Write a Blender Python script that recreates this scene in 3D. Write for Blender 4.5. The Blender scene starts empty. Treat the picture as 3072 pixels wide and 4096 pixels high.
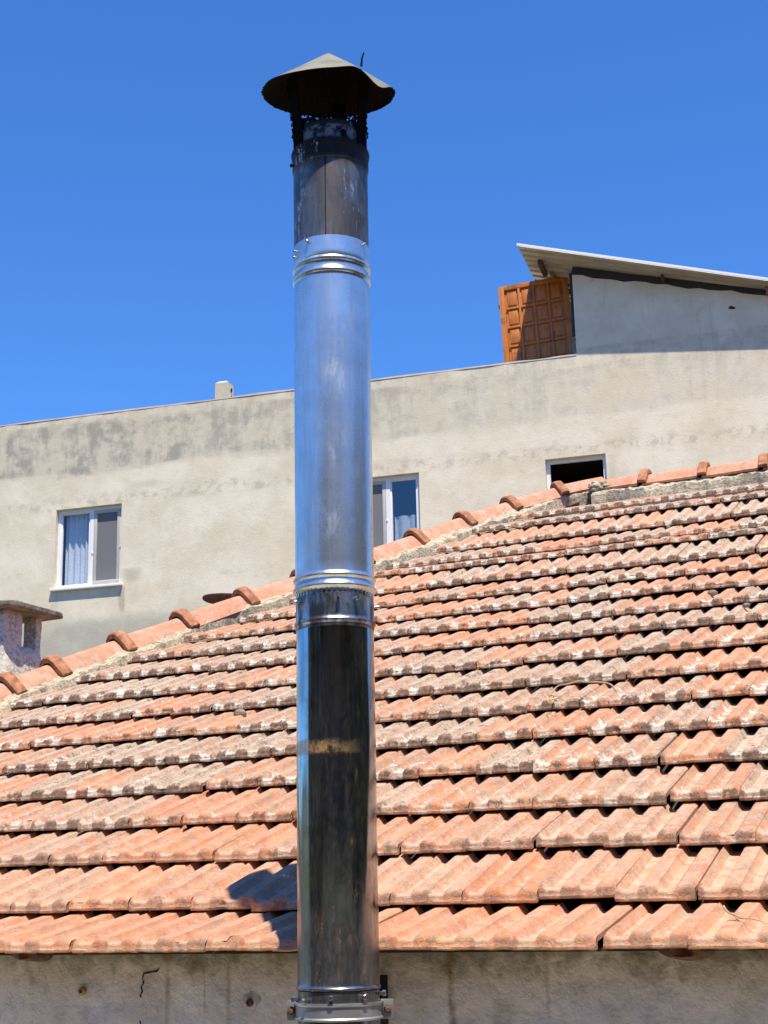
import bpy, bmesh, math, random
import numpy as np
from mathutils import Vector, Matrix
R = math.radians
random.seed(7); rng = np.random.default_rng(7)
scene = bpy.context.scene
col = scene.collection

# ------------------------------------------------------------------ camera
FPX, PITCH, ROLL = 5926.0, 0.25499, 0.02212      # focal length in px of the 3072x4096 photograph
PITCH, ROLL = R(14.61), R(1.27)
cp, sp, cr, sr = math.cos(PITCH), math.sin(PITCH), math.cos(ROLL), math.sin(ROLL)
AX_R = Vector((cr, sp*sr, -cp*sr)); AX_U = Vector((sr, -sp*cr, cp*cr)); AX_F = Vector((0, cp, sp))
cam = bpy.data.cameras.new('camera'); camo = bpy.data.objects.new('camera', cam); col.objects.link(camo)
camo.matrix_world = Matrix(((AX_R.x, AX_U.x, -AX_F.x, 0), (AX_R.y, AX_U.y, -AX_F.y, 0), (AX_R.z, AX_U.z, -AX_F.z, 0), (0, 0, 0, 1)))
cam.sensor_fit = 'VERTICAL'; cam.sensor_height = 24; cam.lens = FPX/4096*24
cam.clip_start = 0.05; cam.clip_end = 2000
scene.camera = camo

# ------------------------------------------------------------------ sky, sun, exposure
SUN_AZ, SUN_EL = R(12), R(67.5)                    # azimuth to the right of straight behind the camera
world = bpy.data.worlds.new('World'); scene.world = world; world.use_nodes = True
wn, wl = world.node_tree.nodes, world.node_tree.links
wn.clear()
sky = wn.new('ShaderNodeTexSky'); sky.sky_type = 'NISHITA'; sky.sun_disc = False
sky.sun_elevation = SUN_EL; sky.sun_rotation = math.pi - SUN_AZ
sky.altitude = 300; sky.air_density = 1.0; sky.dust_density = 0.0; sky.ozone_density = 3.0
hs = wn.new('ShaderNodeHueSaturation'); hs.inputs['Saturation'].default_value = 1.14; hs.inputs['Hue'].default_value = 0.507
bg = wn.new('ShaderNodeBackground'); bg.inputs['Strength'].default_value = 0.121
wo = wn.new('ShaderNodeOutputWorld')
wl.new(sky.outputs[0], hs.inputs['Color']); tint = wn.new('ShaderNodeMix'); tint.data_type = 'RGBA'; tint.blend_type = 'MULTIPLY'; tint.inputs[0].default_value = 1; tint.inputs[7].default_value = (.50, .83, 1.12, 1)
wl.new(hs.outputs[0], tint.inputs[6]); wl.new(tint.outputs[2], bg.inputs[0]); wl.new(bg.outputs[0], wo.inputs[0])
sl = bpy.data.lights.new('sun', 'SUN'); sl.energy = 4.6; sl.angle = R(0.53); sl.color = (1, 0.91, 0.76)
so = bpy.data.objects.new('sun', sl); col.objects.link(so)
sd = Vector((math.sin(SUN_AZ)*math.cos(SUN_EL), -math.cos(SUN_AZ)*math.cos(SUN_EL), math.sin(SUN_EL)))
so.rotation_euler = sd.to_track_quat('Z', 'Y').to_euler()
scene.view_settings.view_transform = 'Standard'; scene.view_settings.look = 'None'
scene.view_settings.exposure = 0.7; scene.view_settings.gamma = 1; scene.view_settings.use_curve_mapping = False

# ------------------------------------------------------------------ helpers
def ray(x, y):
    """direction through a point of the photograph, in the 1659x2212 preview's pixels"""
    k = 1.85172
    a, b = (x*k-1536)/FPX, -(y*k-2048)/FPX
    return AX_R*a + AX_U*b + AX_F
def at(x, y, Y):
    d = ray(x, y); return d*(Y/d.y)
def on_plane(x, y, P0, N):
    d = ray(x, y); return d*(P0.dot(N)/d.dot(N))
def tag(o, label=None, cat=None, group=None, kind=None):
    if label: o['label'] = label
    if cat: o['category'] = cat
    if group: o['group'] = group
    if kind: o['kind'] = kind
    return o
def empty(name, loc, label, cat, rot=0, group=None):
    o = bpy.data.objects.new(name, None); col.objects.link(o); o.location = loc; o.rotation_euler = (0, 0, rot)
    o.empty_display_size = 0.1
    return tag(o, label, cat, group)
def link(name, me, m, parent=None, smooth=True, world_space=False, m_idx=None):
    o = bpy.data.objects.new(name, me); col.objects.link(o)
    mi = [0]*len(me.polygons); me.polygons.foreach_get('material_index', mi)
    for mm in (m if isinstance(m, (list, tuple)) else [m]): me.materials.append(mm)
    if isinstance(m, (list, tuple)): me.polygons.foreach_set('material_index', m_idx or mi)
    if smooth:
        me.polygons.foreach_set('use_smooth', [True]*len(me.polygons))
        try: me.set_sharp_from_angle(angle=R(38))
        except Exception: pass
    if parent:
        o.parent = parent
        if world_space: o.matrix_parent_inverse = parent_matrix(parent).inverted()
    return o
def parent_matrix(o):
    m = Matrix.Translation(o.location) @ o.rotation_euler.to_matrix().to_4x4()
    return m if not o.parent else parent_matrix(o.parent) @ m
class MB:
    """collects shapes of ONE mesh"""
    def __init__(s): s.v = []; s.f = []; s.mi = []
    def add(s, vs, fs, mi=0):
        b = len(s.v); s.v += [tuple(q) for q in vs]; s.f += [tuple(b+i for i in f) for f in fs]; s.mi += [mi]*len(fs); return s
    def box(s, c, d, M=None, mi=0, ch=0.0):
        hx, hy, hz = d[0]/2, d[1]/2, d[2]/2
        if ch <= 0:
            vs = [Vector((x, y, z)) for x in (-hx, hx) for y in (-hy, hy) for z in (-hz, hz)]
            fs = [(0,1,3,2),(4,6,7,5),(0,4,5,1),(2,3,7,6),(0,2,6,4),(1,5,7,3)]
        else:
            bm = bmesh.new(); bmesh.ops.create_cube(bm, size=1)
            for v in bm.verts: v.co = Vector((v.co.x*2*hx, v.co.y*2*hy, v.co.z*2*hz))
            bmesh.ops.bevel(bm, geom=bm.edges[:], offset=ch, segments=2, affect='EDGES', profile=0.6)
            bm.verts.index_update(); vs = [v.co.copy() for v in bm.verts]; fs = [[v.index for v in f.verts] for f in bm.faces]; bm.free()
        c = Vector(c)
        vs = [((M @ v) if M else v) + c for v in vs]
        return s.add(vs, fs, mi)
    def bar(s, a, b, w, h=None, up=Vector((0, 0, 1)), mi=0, ch=0):
        a, b = Vector(a), Vector(b); d = b-a; L = d.length; z = d.normalized()
        x = up.cross(z)
        x = x.normalized() if x.length > 1e-4 else Vector((1, 0, 0))
        y = z.cross(x)
        M = Matrix((x, y, z)).transposed()
        return s.box((a+b)/2, (w, h or w, L), M, mi, ch)
    def tube(s, pts, rad, n=8, mi=0, cap=True):
        pts = [Vector(q) for q in pts]; m = len(pts)
        rr = rad if isinstance(rad, (list, tuple)) else [rad]*m
        vs, fs = [], []; px = None
        for i, q in enumerate(pts):
            t = (pts[min(i+1, m-1)]-pts[max(i-1, 0)]).normalized()
            x = t.orthogonal().normalized() if px is None else (px - t*px.dot(t)).normalized()
            px = x; y = t.cross(x)
            for k in range(n):
                a = 2*math.pi*k/n; vs.append(q+(x*math.cos(a)+y*math.sin(a))*rr[i])
        for i in range(m-1):
            for k in range(n): fs.append((i*n+k, i*n+(k+1) % n, (i+1)*n+(k+1) % n, (i+1)*n+k))
        if cap: fs.append(tuple(reversed(range(n)))); fs.append(tuple((m-1)*n+k for k in range(n)))
        return s.add(vs, fs, mi)
    def lathe(s, prof, n=64, c=(0, 0, 0), M=None, mi=0, fn=None):
        """prof: list of (radius, z)"""
        vs, fs = [], []; c = Vector(c)
        for i, (r, z) in enumerate(prof):
            for k in range(n):
                a = 2*math.pi*k/n; q = Vector((r*math.cos(a), r*math.sin(a), z))
                if fn: q = fn(q, a, i)
                if M: q = M @ q
                vs.append(q+c)
        for i in range(len(prof)-1):
            for k in range(n): fs.append((i*n+k, i*n+(k+1) % n, (i+1)*n+(k+1) % n, (i+1)*n+k))
        return s.add(vs, fs, mi)
    def mesh(s, name):
        me = bpy.data.meshes.new(name); me.from_pydata([tuple(v) for v in s.v], [], s.f); me.update()
        me.polygons.foreach_set('material_index', s.mi)
        return me
    def build(s, name, m, parent=None, smooth=True, ws=False, shift=None):
        if shift is not None: s.v = [tuple(Vector(v)-Vector(shift)) for v in s.v]
        return link(name, s.mesh(name), m, parent, smooth, ws, s.mi)

# value noise for geometry
_tab = rng.random((64, 64, 64))
def vnoise(P, sc):
    q = np.asarray(P)*sc + 1000.0; i = np.floor(q).astype(int); f = q-i; f = f*f*(3-2*f); i %= 64; j = (i+1) % 64
    x0, y0, z0 = i[..., 0], i[..., 1], i[..., 2]; x1, y1, z1 = j[..., 0], j[..., 1], j[..., 2]; fx, fy, fz = f[..., 0], f[..., 1], f[..., 2]
    a = _tab[x0, y0, z0]*(1-fx)+_tab[x1, y0, z0]*fx; b = _tab[x0, y1, z0]*(1-fx)+_tab[x1, y1, z0]*fx
    c = _tab[x0, y0, z1]*(1-fx)+_tab[x1, y0, z1]*fx; d = _tab[x0, y1, z1]*(1-fx)+_tab[x1, y1, z1]*fx
    return (a*(1-fy)+b*fy)*(1-fz)+(c*(1-fy)+d*fy)*fz - 0.5
def fbm(P, sc, o=3): return sum(vnoise(P, sc*2**k)/2**k for k in range(o))

# ------------------------------------------------------------------ material kit
class Mat:
    def __init__(s, name, rough=0.8, metallic=0.0, coord='Object'):
        s.m = bpy.data.materials.new(name); s.m.use_nodes = True; t = s.m.node_tree
        s.n, s.l = t.nodes, t.links; s.n.clear()
        s.out = s.n.new('ShaderNodeOutputMaterial'); s.b = s.n.new('ShaderNodeBsdfPrincipled')
        s.l.new(s.b.outputs[0], s.out.inputs[0]); s.b.inputs['Roughness'].default_value = rough; s.b.inputs['Metallic'].default_value = metallic
        s.tc = s.n.new('ShaderNodeTexCoord'); s.co = s.tc.outputs[coord]
    def noise(s, scale, detail=4, rough=0.6, stretch=None, dist=0, off=0):
        n = s.n.new('ShaderNodeTexNoise'); n.inputs['Scale'].default_value = scale; n.inputs['Detail'].default_value = detail
        n.inputs['Roughness'].default_value = rough; n.inputs['Distortion'].default_value = dist
        mp = s.n.new('ShaderNodeMapping'); mp.inputs['Scale'].default_value = stretch or (1, 1, 1); mp.inputs['Location'].default_value = (off, off*.7, off*1.3)
        s.l.new(s.co, mp.inputs[0]); s.l.new(mp.outputs[0], n.inputs[0]); return n.outputs[0]
    def along(s, scale, rot, stretch, detail=5, rough=.65):
        a = s.n.new('ShaderNodeMapping'); a.inputs['Rotation'].default_value = (0, 0, rot); b = s.n.new('ShaderNodeMapping'); b.inputs['Scale'].default_value = stretch
        n = s.n.new('ShaderNodeTexNoise'); n.inputs['Scale'].default_value = scale; n.inputs['Detail'].default_value = detail; n.inputs['Roughness'].default_value = rough
        s.l.new(s.co, a.inputs[0]); s.l.new(a.outputs[0], b.inputs[0]); s.l.new(b.outputs[0], n.inputs[0]); return n.outputs[0]
    def voro(s, scale, feature='F1', out='Distance'):
        n = s.n.new('ShaderNodeTexVoronoi'); n.inputs['Scale'].default_value = scale; n.feature = feature; s.l.new(s.co, n.inputs[0]); return n.outputs[out]
    def ss(s, v, a, b, lo=0.0, hi=1.0):
        n = s.n.new('ShaderNodeMapRange'); n.interpolation_type = 'SMOOTHSTEP'; s.l.new(v, n.inputs[0])
        n.inputs[1].default_value = a; n.inputs[2].default_value = b; n.inputs[3].default_value = lo; n.inputs[4].default_value = hi; return n.outputs[0]
    def lin(s, v, a, b, lo=0.0, hi=1.0):
        o = s.ss(v, a, b, lo, hi); o.node.interpolation_type = 'LINEAR'; return o
    def math(s, op, a, b=None, c=None):
        n = s.n.new('ShaderNodeMath'); n.operation = op
        for i, v in enumerate((a, b, c)):
            if v is None: continue
            if isinstance(v, (int, float)): n.inputs[i].default_value = v
            else: s.l.new(v, n.inputs[i])
        return n.outputs[0]
    def mul(s, *a):
        r = a[0]
        for b in a[1:]: r = s.math('MULTIPLY', r, b)
        return r
    def add(s, a, b): return s.math('ADD', a, b)
    def mix(s, f, a, b):
        n = s.n.new('ShaderNodeMix'); n.data_type = 'RGBA'
        for k, v in ((0, f), (6, a), (7, b)):
            if isinstance(v, (int, float)): n.inputs[k].default_value = v
            elif isinstance(v, tuple): n.inputs[k].default_value = v+(1,) if len(v) == 3 else v
            else: s.l.new(v, n.inputs[k])
        return n.outputs[2]
    def attr(s, name):
        n = s.n.new('ShaderNodeAttribute'); n.attribute_name = name
        q = s.n.new('ShaderNodeSeparateColor'); s.l.new(n.outputs['Color'], q.inputs[0])
        return q.outputs[0], q.outputs[1], q.outputs[2], n.outputs['Alpha']
    def xyz(s):
        q = s.n.new('ShaderNodeSeparateXYZ'); s.l.new(s.co, q.inputs[0]); return q.outputs
    def bump(s, h, strength=0.3, dist=0.01):
        n = s.n.new('ShaderNodeBump'); n.inputs['Strength'].default_value = strength; n.inputs['Distance'].default_value = dist
        s.l.new(h, n.inputs['Height']); s.l.new(n.outputs[0], s.b.inputs['Normal'])
    def col(s, c):
        if isinstance(c, tuple): s.b.inputs[0].default_value = c+(1,)
        else: s.l.new(c, s.b.inputs[0])
        return s
    def set(s, k, v):
        if isinstance(v, (int, float)): s.b.inputs[k].default_value = v
        else: s.l.new(v, s.b.inputs[k])
        return s
def plain(name, c, rough=0.7, metallic=0.0, var=0.25, scale=20, bump=0.1):
    m = Mat(name, rough, metallic); n = m.noise(scale, 5)
    d = tuple(x*(1-var) for x in c)
    m.col(m.mix(m.ss(n, .3, .7), d, c)); m.bump(n, bump, 0.003); return m.m

# --- roof tiles
def tile_mat(name, attrs=True):
    m = Mat(name, 0.9)
    if attrs:
        r1, cc, tt, row = m.attr('tile_a'); r2, uu, edge, r3 = m.attr('tile_b')
    big = m.noise(1.1, 3); n1 = m.noise(14, 5, .65); n2 = m.noise(70, 6, .7); n3 = m.noise(210, 4, .7); n4 = m.noise(30, 6, .75, off=5); n5 = m.noise(22, 7, .8, off=9)
    base = m.mix(r1 if attrs else m.noise(3), (.57, .235, .115), (.62, .315, .180))
    base = m.mix(m.ss(n1, .35, .75), base, (.47, .175, .08))
    base = m.mix(m.mul(m.ss(n2, .45, .75), .4), base, (.58, .34, .22))
    if not attrs:
        base = m.mix(.6, base, (.52, .235, .145))
        base = m.mix(m.mul(m.ss(n4, .46, .60), m.ss(n2, .3, .55), .85), base, (.30, .19, .14))
        base = m.mix(m.mul(m.ss(n5, .64, .70), .8), base, (.70, .62, .52))
        base = m.mix(m.mul(m.ss(m.noise(9, 5, .7, off=21), .46, .60), .5), base, (.55, .36, .27)); m.col(base); m.bump(m.add(n2, m.mul(n3, .5)), .6, .005); return m.m
    al = m.along(34, .4111, (1, .22, 1)); al2 = m.along(90, .4111, (1, .3, 1))
    base = m.mix(m.mul(m.ss(al, .50, .62), m.ss(al2, .35, .6), .75), base, (.40, .25, .165))
    base = m.mix(m.mul(m.ss(al2, .56, .66), .5), base, (.72, .50, .36))
    # dust and pale lime bloom lying in the channels
    tr = m.math('SUBTRACT', 1.0, cc)
    aged = m.lin(row, 0.0, 0.20, .25, 1.0)
    base = m.mix(m.mul(m.ss(tr, .1, .9), m.ss(n4, .38, .62), .55), base, (.62, .45, .33))
    # grey crust
    g = m.mul(m.ss(m.add(n4, m.mul(m.math('SUBTRACT', r2, .5), .24)), .45, .55), m.add(m.mul(aged, .95), .0), m.ss(n2, .22, .42))
    base = m.mix(g, base, m.mix(m.ss(n3, .4, .6), (.38, .29, .21), (.54, .44, .335)))
    g2 = m.mul(m.ss(m.add(n5, m.mul(m.math('SUBTRACT', r3, .5), .1)), .52, .60), aged, .6)
    base = m.mix(g2, base, (.36, .27, .20))
    rb = m.mul(m.ss(m.add(m.noise(19, 6, .75, off=31), m.mul(m.math('SUBTRACT', al, .5), .5)), .50, .60), m.ss(cc, .3, .9), m.ss(n2, .3, .55), m.add(m.mul(aged, .45), .35))
    base = m.mix(rb, base, m.mix(m.ss(n3, .4, .6), (.21, .155, .12), (.36, .26, .19)))
    # white lichen at channel ends
    tail = m.ss(tt, .02, .55, 1.0, 0.0)
    w = m.add(m.mul(tr, .22), m.mul(tail, .16)); w = m.add(w, m.mul(m.math('SUBTRACT', r3, .5), .16)); w = m.add(w, m.mul(m.math('SUBTRACT', n5, .5), 2.4)); w = m.add(w, m.mul(m.math('SUBTRACT', m.noise(7, 2, off=12), .5), .8))
    w = m.mul(m.ss(w, .31, .38), m.lin(row, .07, .22, 0.0, 1.0), m.ss(n2, .3, .5))
    base = m.mix(w, base, (.70, .64, .53))
    # dark growth on the nose of the ribs
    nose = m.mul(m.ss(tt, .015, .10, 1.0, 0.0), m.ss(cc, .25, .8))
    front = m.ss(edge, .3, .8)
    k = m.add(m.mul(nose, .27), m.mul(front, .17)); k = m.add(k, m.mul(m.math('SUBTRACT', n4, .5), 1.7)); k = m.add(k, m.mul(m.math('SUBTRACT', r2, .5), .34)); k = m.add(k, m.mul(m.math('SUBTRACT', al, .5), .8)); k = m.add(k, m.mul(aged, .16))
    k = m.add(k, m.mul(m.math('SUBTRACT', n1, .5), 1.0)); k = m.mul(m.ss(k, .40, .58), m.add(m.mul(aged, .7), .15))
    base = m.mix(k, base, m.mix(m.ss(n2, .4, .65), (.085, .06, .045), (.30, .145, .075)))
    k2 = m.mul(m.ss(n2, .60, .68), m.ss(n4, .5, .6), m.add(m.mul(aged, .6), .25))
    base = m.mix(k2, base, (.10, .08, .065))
    m.col(base); h = m.add(n2, m.mul(n3, .6)); h = m.add(h, m.mul(w, .5)); h = m.add(h, m.mul(g, .4)); m.bump(h, .75, .005)
    return m.m
M_TILE = tile_mat('terracotta_tile'); M_RTILE = tile_mat('ridge_terracotta', False)

def mortar_mat():
    m = Mat('lime_mortar', .95); n1 = m.noise(16, 5, .7); n2 = m.noise(60, 5, .75); v = m.voro(55)
    c = m.mix(m.ss(n2, .35, .65), (.34, .275, .18), (.72, .62, .44))
    c = m.mix(m.mul(m.ss(n1, .50, .62), .65), c, (.16, .13, .10)); c = m.mix(m.mul(m.ss(v, .0, .35, 1, 0), .5), c, (.64, .57, .44))
    m.col(c); m.bump(m.add(m.mul(n2, 1.5), n1), .9, .012); return m.m
M_MORTAR = mortar_mat()

def wall_mat():      # rough rendered wall under the eave: stains laid out in its own coordinates
    m = Mat('rough_render', .95); x, y, z = m.xyz()
    n1 = m.noise(3.5, 5, .6); n2 = m.noise(20, 6, .7); n3 = m.noise(75, 5, .7); n4 = m.noise(9, 6, .7, off=3); str_ = m.noise(9, 5, .6, stretch=(1, 1, .06))
    c = m.mix(m.ss(n1, .35, .65), (.72, .655, .54), (.86, .80, .71)); c = m.mix(m.mul(m.ss(n2, .42, .7), .5), c, (.48, .44, .36))
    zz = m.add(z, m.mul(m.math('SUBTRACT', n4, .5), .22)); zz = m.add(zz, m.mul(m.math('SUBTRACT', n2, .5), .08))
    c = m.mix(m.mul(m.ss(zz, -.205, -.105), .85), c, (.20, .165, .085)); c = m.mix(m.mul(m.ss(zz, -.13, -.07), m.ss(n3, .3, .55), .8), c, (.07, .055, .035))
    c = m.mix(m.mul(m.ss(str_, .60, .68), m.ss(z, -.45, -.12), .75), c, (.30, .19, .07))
    for x0, wd, am, zt in ((1.256, .010, .8, -.05), (0.432, .007, .5, -.05), (1.504, .006, .35, -.05), (1.389, .030, .35, -.22)):
        xx = m.math('ABSOLUTE', m.math('SUBTRACT', m.add(x, m.mul(m.math('SUBTRACT', n4, .5), .03)), x0))
        c = m.mix(m.mul(m.ss(xx, wd*.2, wd*1.6, 1, 0), m.ss(n2, .25, .6), m.ss(z, zt, zt-.04), am), c, (.27, .18, .085) if wd < .02 else (.20, .18, .15))
    m.col(c); m.bump(m.add(m.mul(n2, 1.3), m.mul(n3, .6)), .6, .010); return m.m
def facade_mat():    # smooth grey-beige plaster of the far building, damp band under the parapet
    m = Mat('facade_plaster', .95); x, y, z = m.xyz()
    n0 = m.noise(.35, 3); n1 = m.noise(1.1, 5, .65, stretch=(1, 1, 1.3)); n2 = m.noise(5, 6, .7); n3 = m.noise(34, 5, .7); nv = m.noise(2.6, 5, .65, stretch=(1.6, 1, .35)); nh = m.noise(1.0, 4, .6, stretch=(.35, 1, 2.5))
    c = m.mix(m.ss(n1, .35, .65), (.67, .59, .435), (.79, .715, .56)); c = m.mix(m.mul(m.ss(nv, .45, .7), .55), c, (.75, .65, .49))
    c = m.mix(m.mul(m.ss(n2, .52, .75), .35), c, (.42, .375, .30))
    left = m.lin(x, -11, -3.0, 1.0, .30)
    zz = m.add(z, m.mul(m.math('SUBTRACT', nh, .5), .55))
    band = m.mul(m.ss(zz, 7.42, 7.62), m.ss(zz, 8.35, 8.55, 1, 0)); pat = m.ss(m.add(m.add(n1, m.mul(m.math('SUBTRACT', n2, .5), .45)), m.mul(m.math('SUBTRACT', nv, .5), .5)), .38, .66)
    c = m.mix(m.mul(band, m.add(m.mul(pat, .75), .22), left, 1.15), c, (.36, .335, .265))
    top = m.mul(m.ss(z, 8.0, 8.65), m.ss(n2, .3, .7), m.ss(z, 8.7, 8.75, 1, 0), .5); c = m.mix(top, c, (.36, .32, .24))
    h2 = m.math('ABSOLUTE', m.math('SUBTRACT', m.add(z, m.mul(m.math('SUBTRACT', nh, .5), .3)), 7.0)); c = m.mix(m.mul(m.ss(h2, .0, .16, 1, 0), m.ss(n2, .45, .6), .45), c, (.36, .32, .25))
    lo = m.mul(m.ss(m.add(z, m.mul(m.math('SUBTRACT', n1, .5), .5)), 4.72, 4.98, 1, 0), m.add(m.mul(m.ss(n1, .36, .6), .6), .4), .8); c = m.mix(lo, c, (.37, .355, .28))
    for x0, wd, z0, z1, am in ((-11.66, .05, 4.85, 5.42, .75), (-11.50, .16, 5.38, 5.72, .5), (-12.95, .05, 5.0, 5.40, .3), (-11.2, .35, 7.05, 7.3, .3), (-3.0, .06, 6.2, 6.9, .3), (-6.1, .05, 5.2, 5.9, .3)):
        xx = m.math('ABSOLUTE', m.math('SUBTRACT', m.add(x, m.mul(m.math('SUBTRACT', n2, .5), .25)), x0))
        c = m.mix(m.mul(m.ss(xx, wd*.2, wd*1.8, 1, 0), m.ss(z, z0, z0+.15), m.ss(z, z1, z1-.1), m.ss(n3, .2, .6), am), c, (.36, .30, .20))
    st_ = m.noise(5, 5, .7, stretch=(1, 1, .08), off=41); c = m.mix(m.mul(m.ss(st_, .55, .68), m.ss(z, 6.6, 8.6), .35), c, (.42, .38, .30))
    m.col(c); m.bump(m.add(m.mul(n2, 1.2), n3), .35, .012); return m.m
M_WALL = wall_mat(); M_FAC = facade_mat()
M_UPVC = plain('white_upvc', (.82, .82, .80), .35, var=.04, bump=.02)
M_SCREEN_FRAME = plain('grey_screen_frame', (.50, .47, .43), .5, var=.08, bump=.02)
M_DARK = plain('dark_room', (.012, .011, .011), .9)
M_WOODB = plain('dark_board', (.05, .035, .025), .9)
M_STEELB = plain('black_steel', (.03, .028, .028), .6)
M_RUSTST = plain('brown_steel', (.10, .045, .035), .7)
M_TIMBER = plain('raw_timber', (.36, .20, .09), .8, var=.5, scale=30)
M_GTIMBER = plain('grey_timber', (.36, .31, .24), .9, var=.5, scale=25)
def glass_mat(name='window_glass', tint=(.9, .95, 1), add=0.09):
    m = Mat(name); m.n.remove(m.b)
    t = m.n.new('ShaderNodeBsdfTransparent'); t.inputs[0].default_value = tint+(1,); g = m.n.new('ShaderNodeBsdfGlossy'); g.inputs['Roughness'].default_value = 0.01
    f = m.n.new('ShaderNodeLayerWeight'); f.inputs[0].default_value = .5; k = m.add(m.mul(m.math('POWER', f.outputs[1], 5.0), .9), add)
    x = m.n.new('ShaderNodeMixShader'); m.l.new(k, x.inputs[0]); m.l.new(t.outputs[0], x.inputs[1]); m.l.new(g.outputs[0], x.inputs[2]); m.l.new(x.outputs[0], m.out.inputs[0]); return m.m
M_GLASS = glass_mat(); M_GLASS2 = glass_mat('reflective_glass', (.75, .82, .86), .16)
def curtain_mat():
    m = Mat('lace_curtain', .9); v = m.voro(45); n = m.noise(90, 3)
    m.col(m.mix(m.ss(v, .15, .45), (.82, .83, .84), (.55, .58, .62))); return m.m
M_CURT = curtain_mat()
def screen_mat():
    m = Mat('insect_mesh', .8); m.col((.16, .165, .17)); m.bump(m.noise(900, 2), .3, .001); return m.m
M_MESH = screen_mat()

# --- stove pipe metals (object coordinates in metres, z up)
def silver_mat():
    m = Mat('galvanised_sheet', .3, .88); br = m.noise(60, 4, .6, stretch=(1, 1, .04)); br2 = m.noise(260, 3, .6, stretch=(1, 1, .05)); n = m.noise(9, 5, .65); sp = m.noise(38, 5, .7)
    c = m.mix(m.ss(n, .35, .7), (.70, .76, .77), (.56, .61, .62)); c = m.mix(m.mul(m.ss(br, .45, .7), .5), c, (.50, .53, .53))
    c = m.mix(m.mul(m.ss(sp, .68, .73), .4), c, (.40, .33, .25))
    m.col(c); smr = m.ss(m.noise(16, 6, .75, stretch=(1, 1, .35), off=7), .5, .62); m.set('Roughness', m.add(m.lin(br, .2, .8, .20, .36), m.mul(smr, .10))); m.bump(m.add(br2, m.mul(br, .5)), .06, .001); return m.m
def polished_mat():
    m = Mat('stained_stainless', .1, 1.0); x, y, z = m.xyz()
    br = m.noise(55, 5, .7, stretch=(1, 1, .05)); br2 = m.noise(24, 4, .6, stretch=(1, 1, .07), off=4); n = m.noise(12, 6, .7); sp = m.noise(75, 5, .75, stretch=(1, 1, .35)); big = m.noise(4, 3, stretch=(1, 1, .5)); fine = m.noise(130, 4, .7, stretch=(1, 1, .3))
    c = m.mix(m.ss(br, .35, .7), (.55, .57, .60), (.36, .38, .42)); c = m.mix(m.mul(m.ss(n, .45, .65), .6), c, (.24, .225, .21))
    dirt = m.mul(m.ss(m.add(m.noise(7, 5, .6, stretch=(1, 1, .22), off=15), m.mul(m.math('SUBTRACT', br2, .5), .7)), .30, .75), m.add(m.mul(m.ss(fine, .3, .7), .4), .5))
    rust = m.mul(m.ss(sp, .57, .68), m.ss(big, .3, .6), .8)
    dc = m.mix(m.ss(fine, .4, .65), (.055, .058, .062), (.115, .10, .085)); dc = m.mix(rust, dc, (.24, .15, .07))
    zz = m.add(z, m.mul(m.math('SUBTRACT', n, .5), .020)); band = m.mul(m.ss(zz, .330, .340), m.ss(zz, .362, .374, 1, 0)); bandm = m.mul(band, m.ss(m.noise(20, 6, .75, off=2), .36, .62), m.ss(x, .085, -.02), .9)
    low = m.ss(m.add(z, m.mul(m.math('SUBTRACT', n, .5), .16)), -.13, .06, 1, 0)
    k = m.math('MINIMUM', m.add(m.add(m.mul(dirt, .34), m.mul(rust, .32)), m.add(m.mul(bandm, .9), m.mul(low, .25))), 1.0)
    m.col(c); m.set('Roughness', m.add(m.add(m.lin(br2, .3, .7, .04, .12), m.mul(dirt, .08)), m.mul(low, .15))); m.bump(m.add(br, m.mul(sp, .3)), .05, .001)
    d = m.n.new('ShaderNodeBsdfDiffuse'); m.l.new(m.mix(bandm, dc, (.42, .25, .10)), d.inputs[0])
    x_ = m.n.new('ShaderNodeMixShader'); m.l.new(k, x_.inputs[0]); m.l.new(m.b.outputs[0], x_.inputs[1]); m.l.new(d.outputs[0], x_.inputs[2]); m.l.new(x_.outputs[0], m.out.inputs[0]); return m.m
def heat_mat():
    m = Mat('heat_stained_steel', .3, 1.0); a = m.noise(26, 4, .6, stretch=(1, 1, .35)); b = m.noise(11, 4, .6, off=4); s2 = m.noise(70, 5, .7)
    c = m.mix(m.ss(a, .4, .62), (.10, .09, .085), (.50, .53, .56)); c = m.mix(m.mul(m.ss(b, .52, .62), .8), c, (.42, .27, .12)); c = m.mix(m.mul(m.ss(s2, .6, .7), .6), c, (.06, .05, .045))
    m.col(c); m.set('Roughness', m.lin(a, .3, .7, .5, .25)); m.set('Metallic', m.lin(b, .5, .65, .95, .5)); m.bump(s2, .1, .001); return m.m
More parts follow.
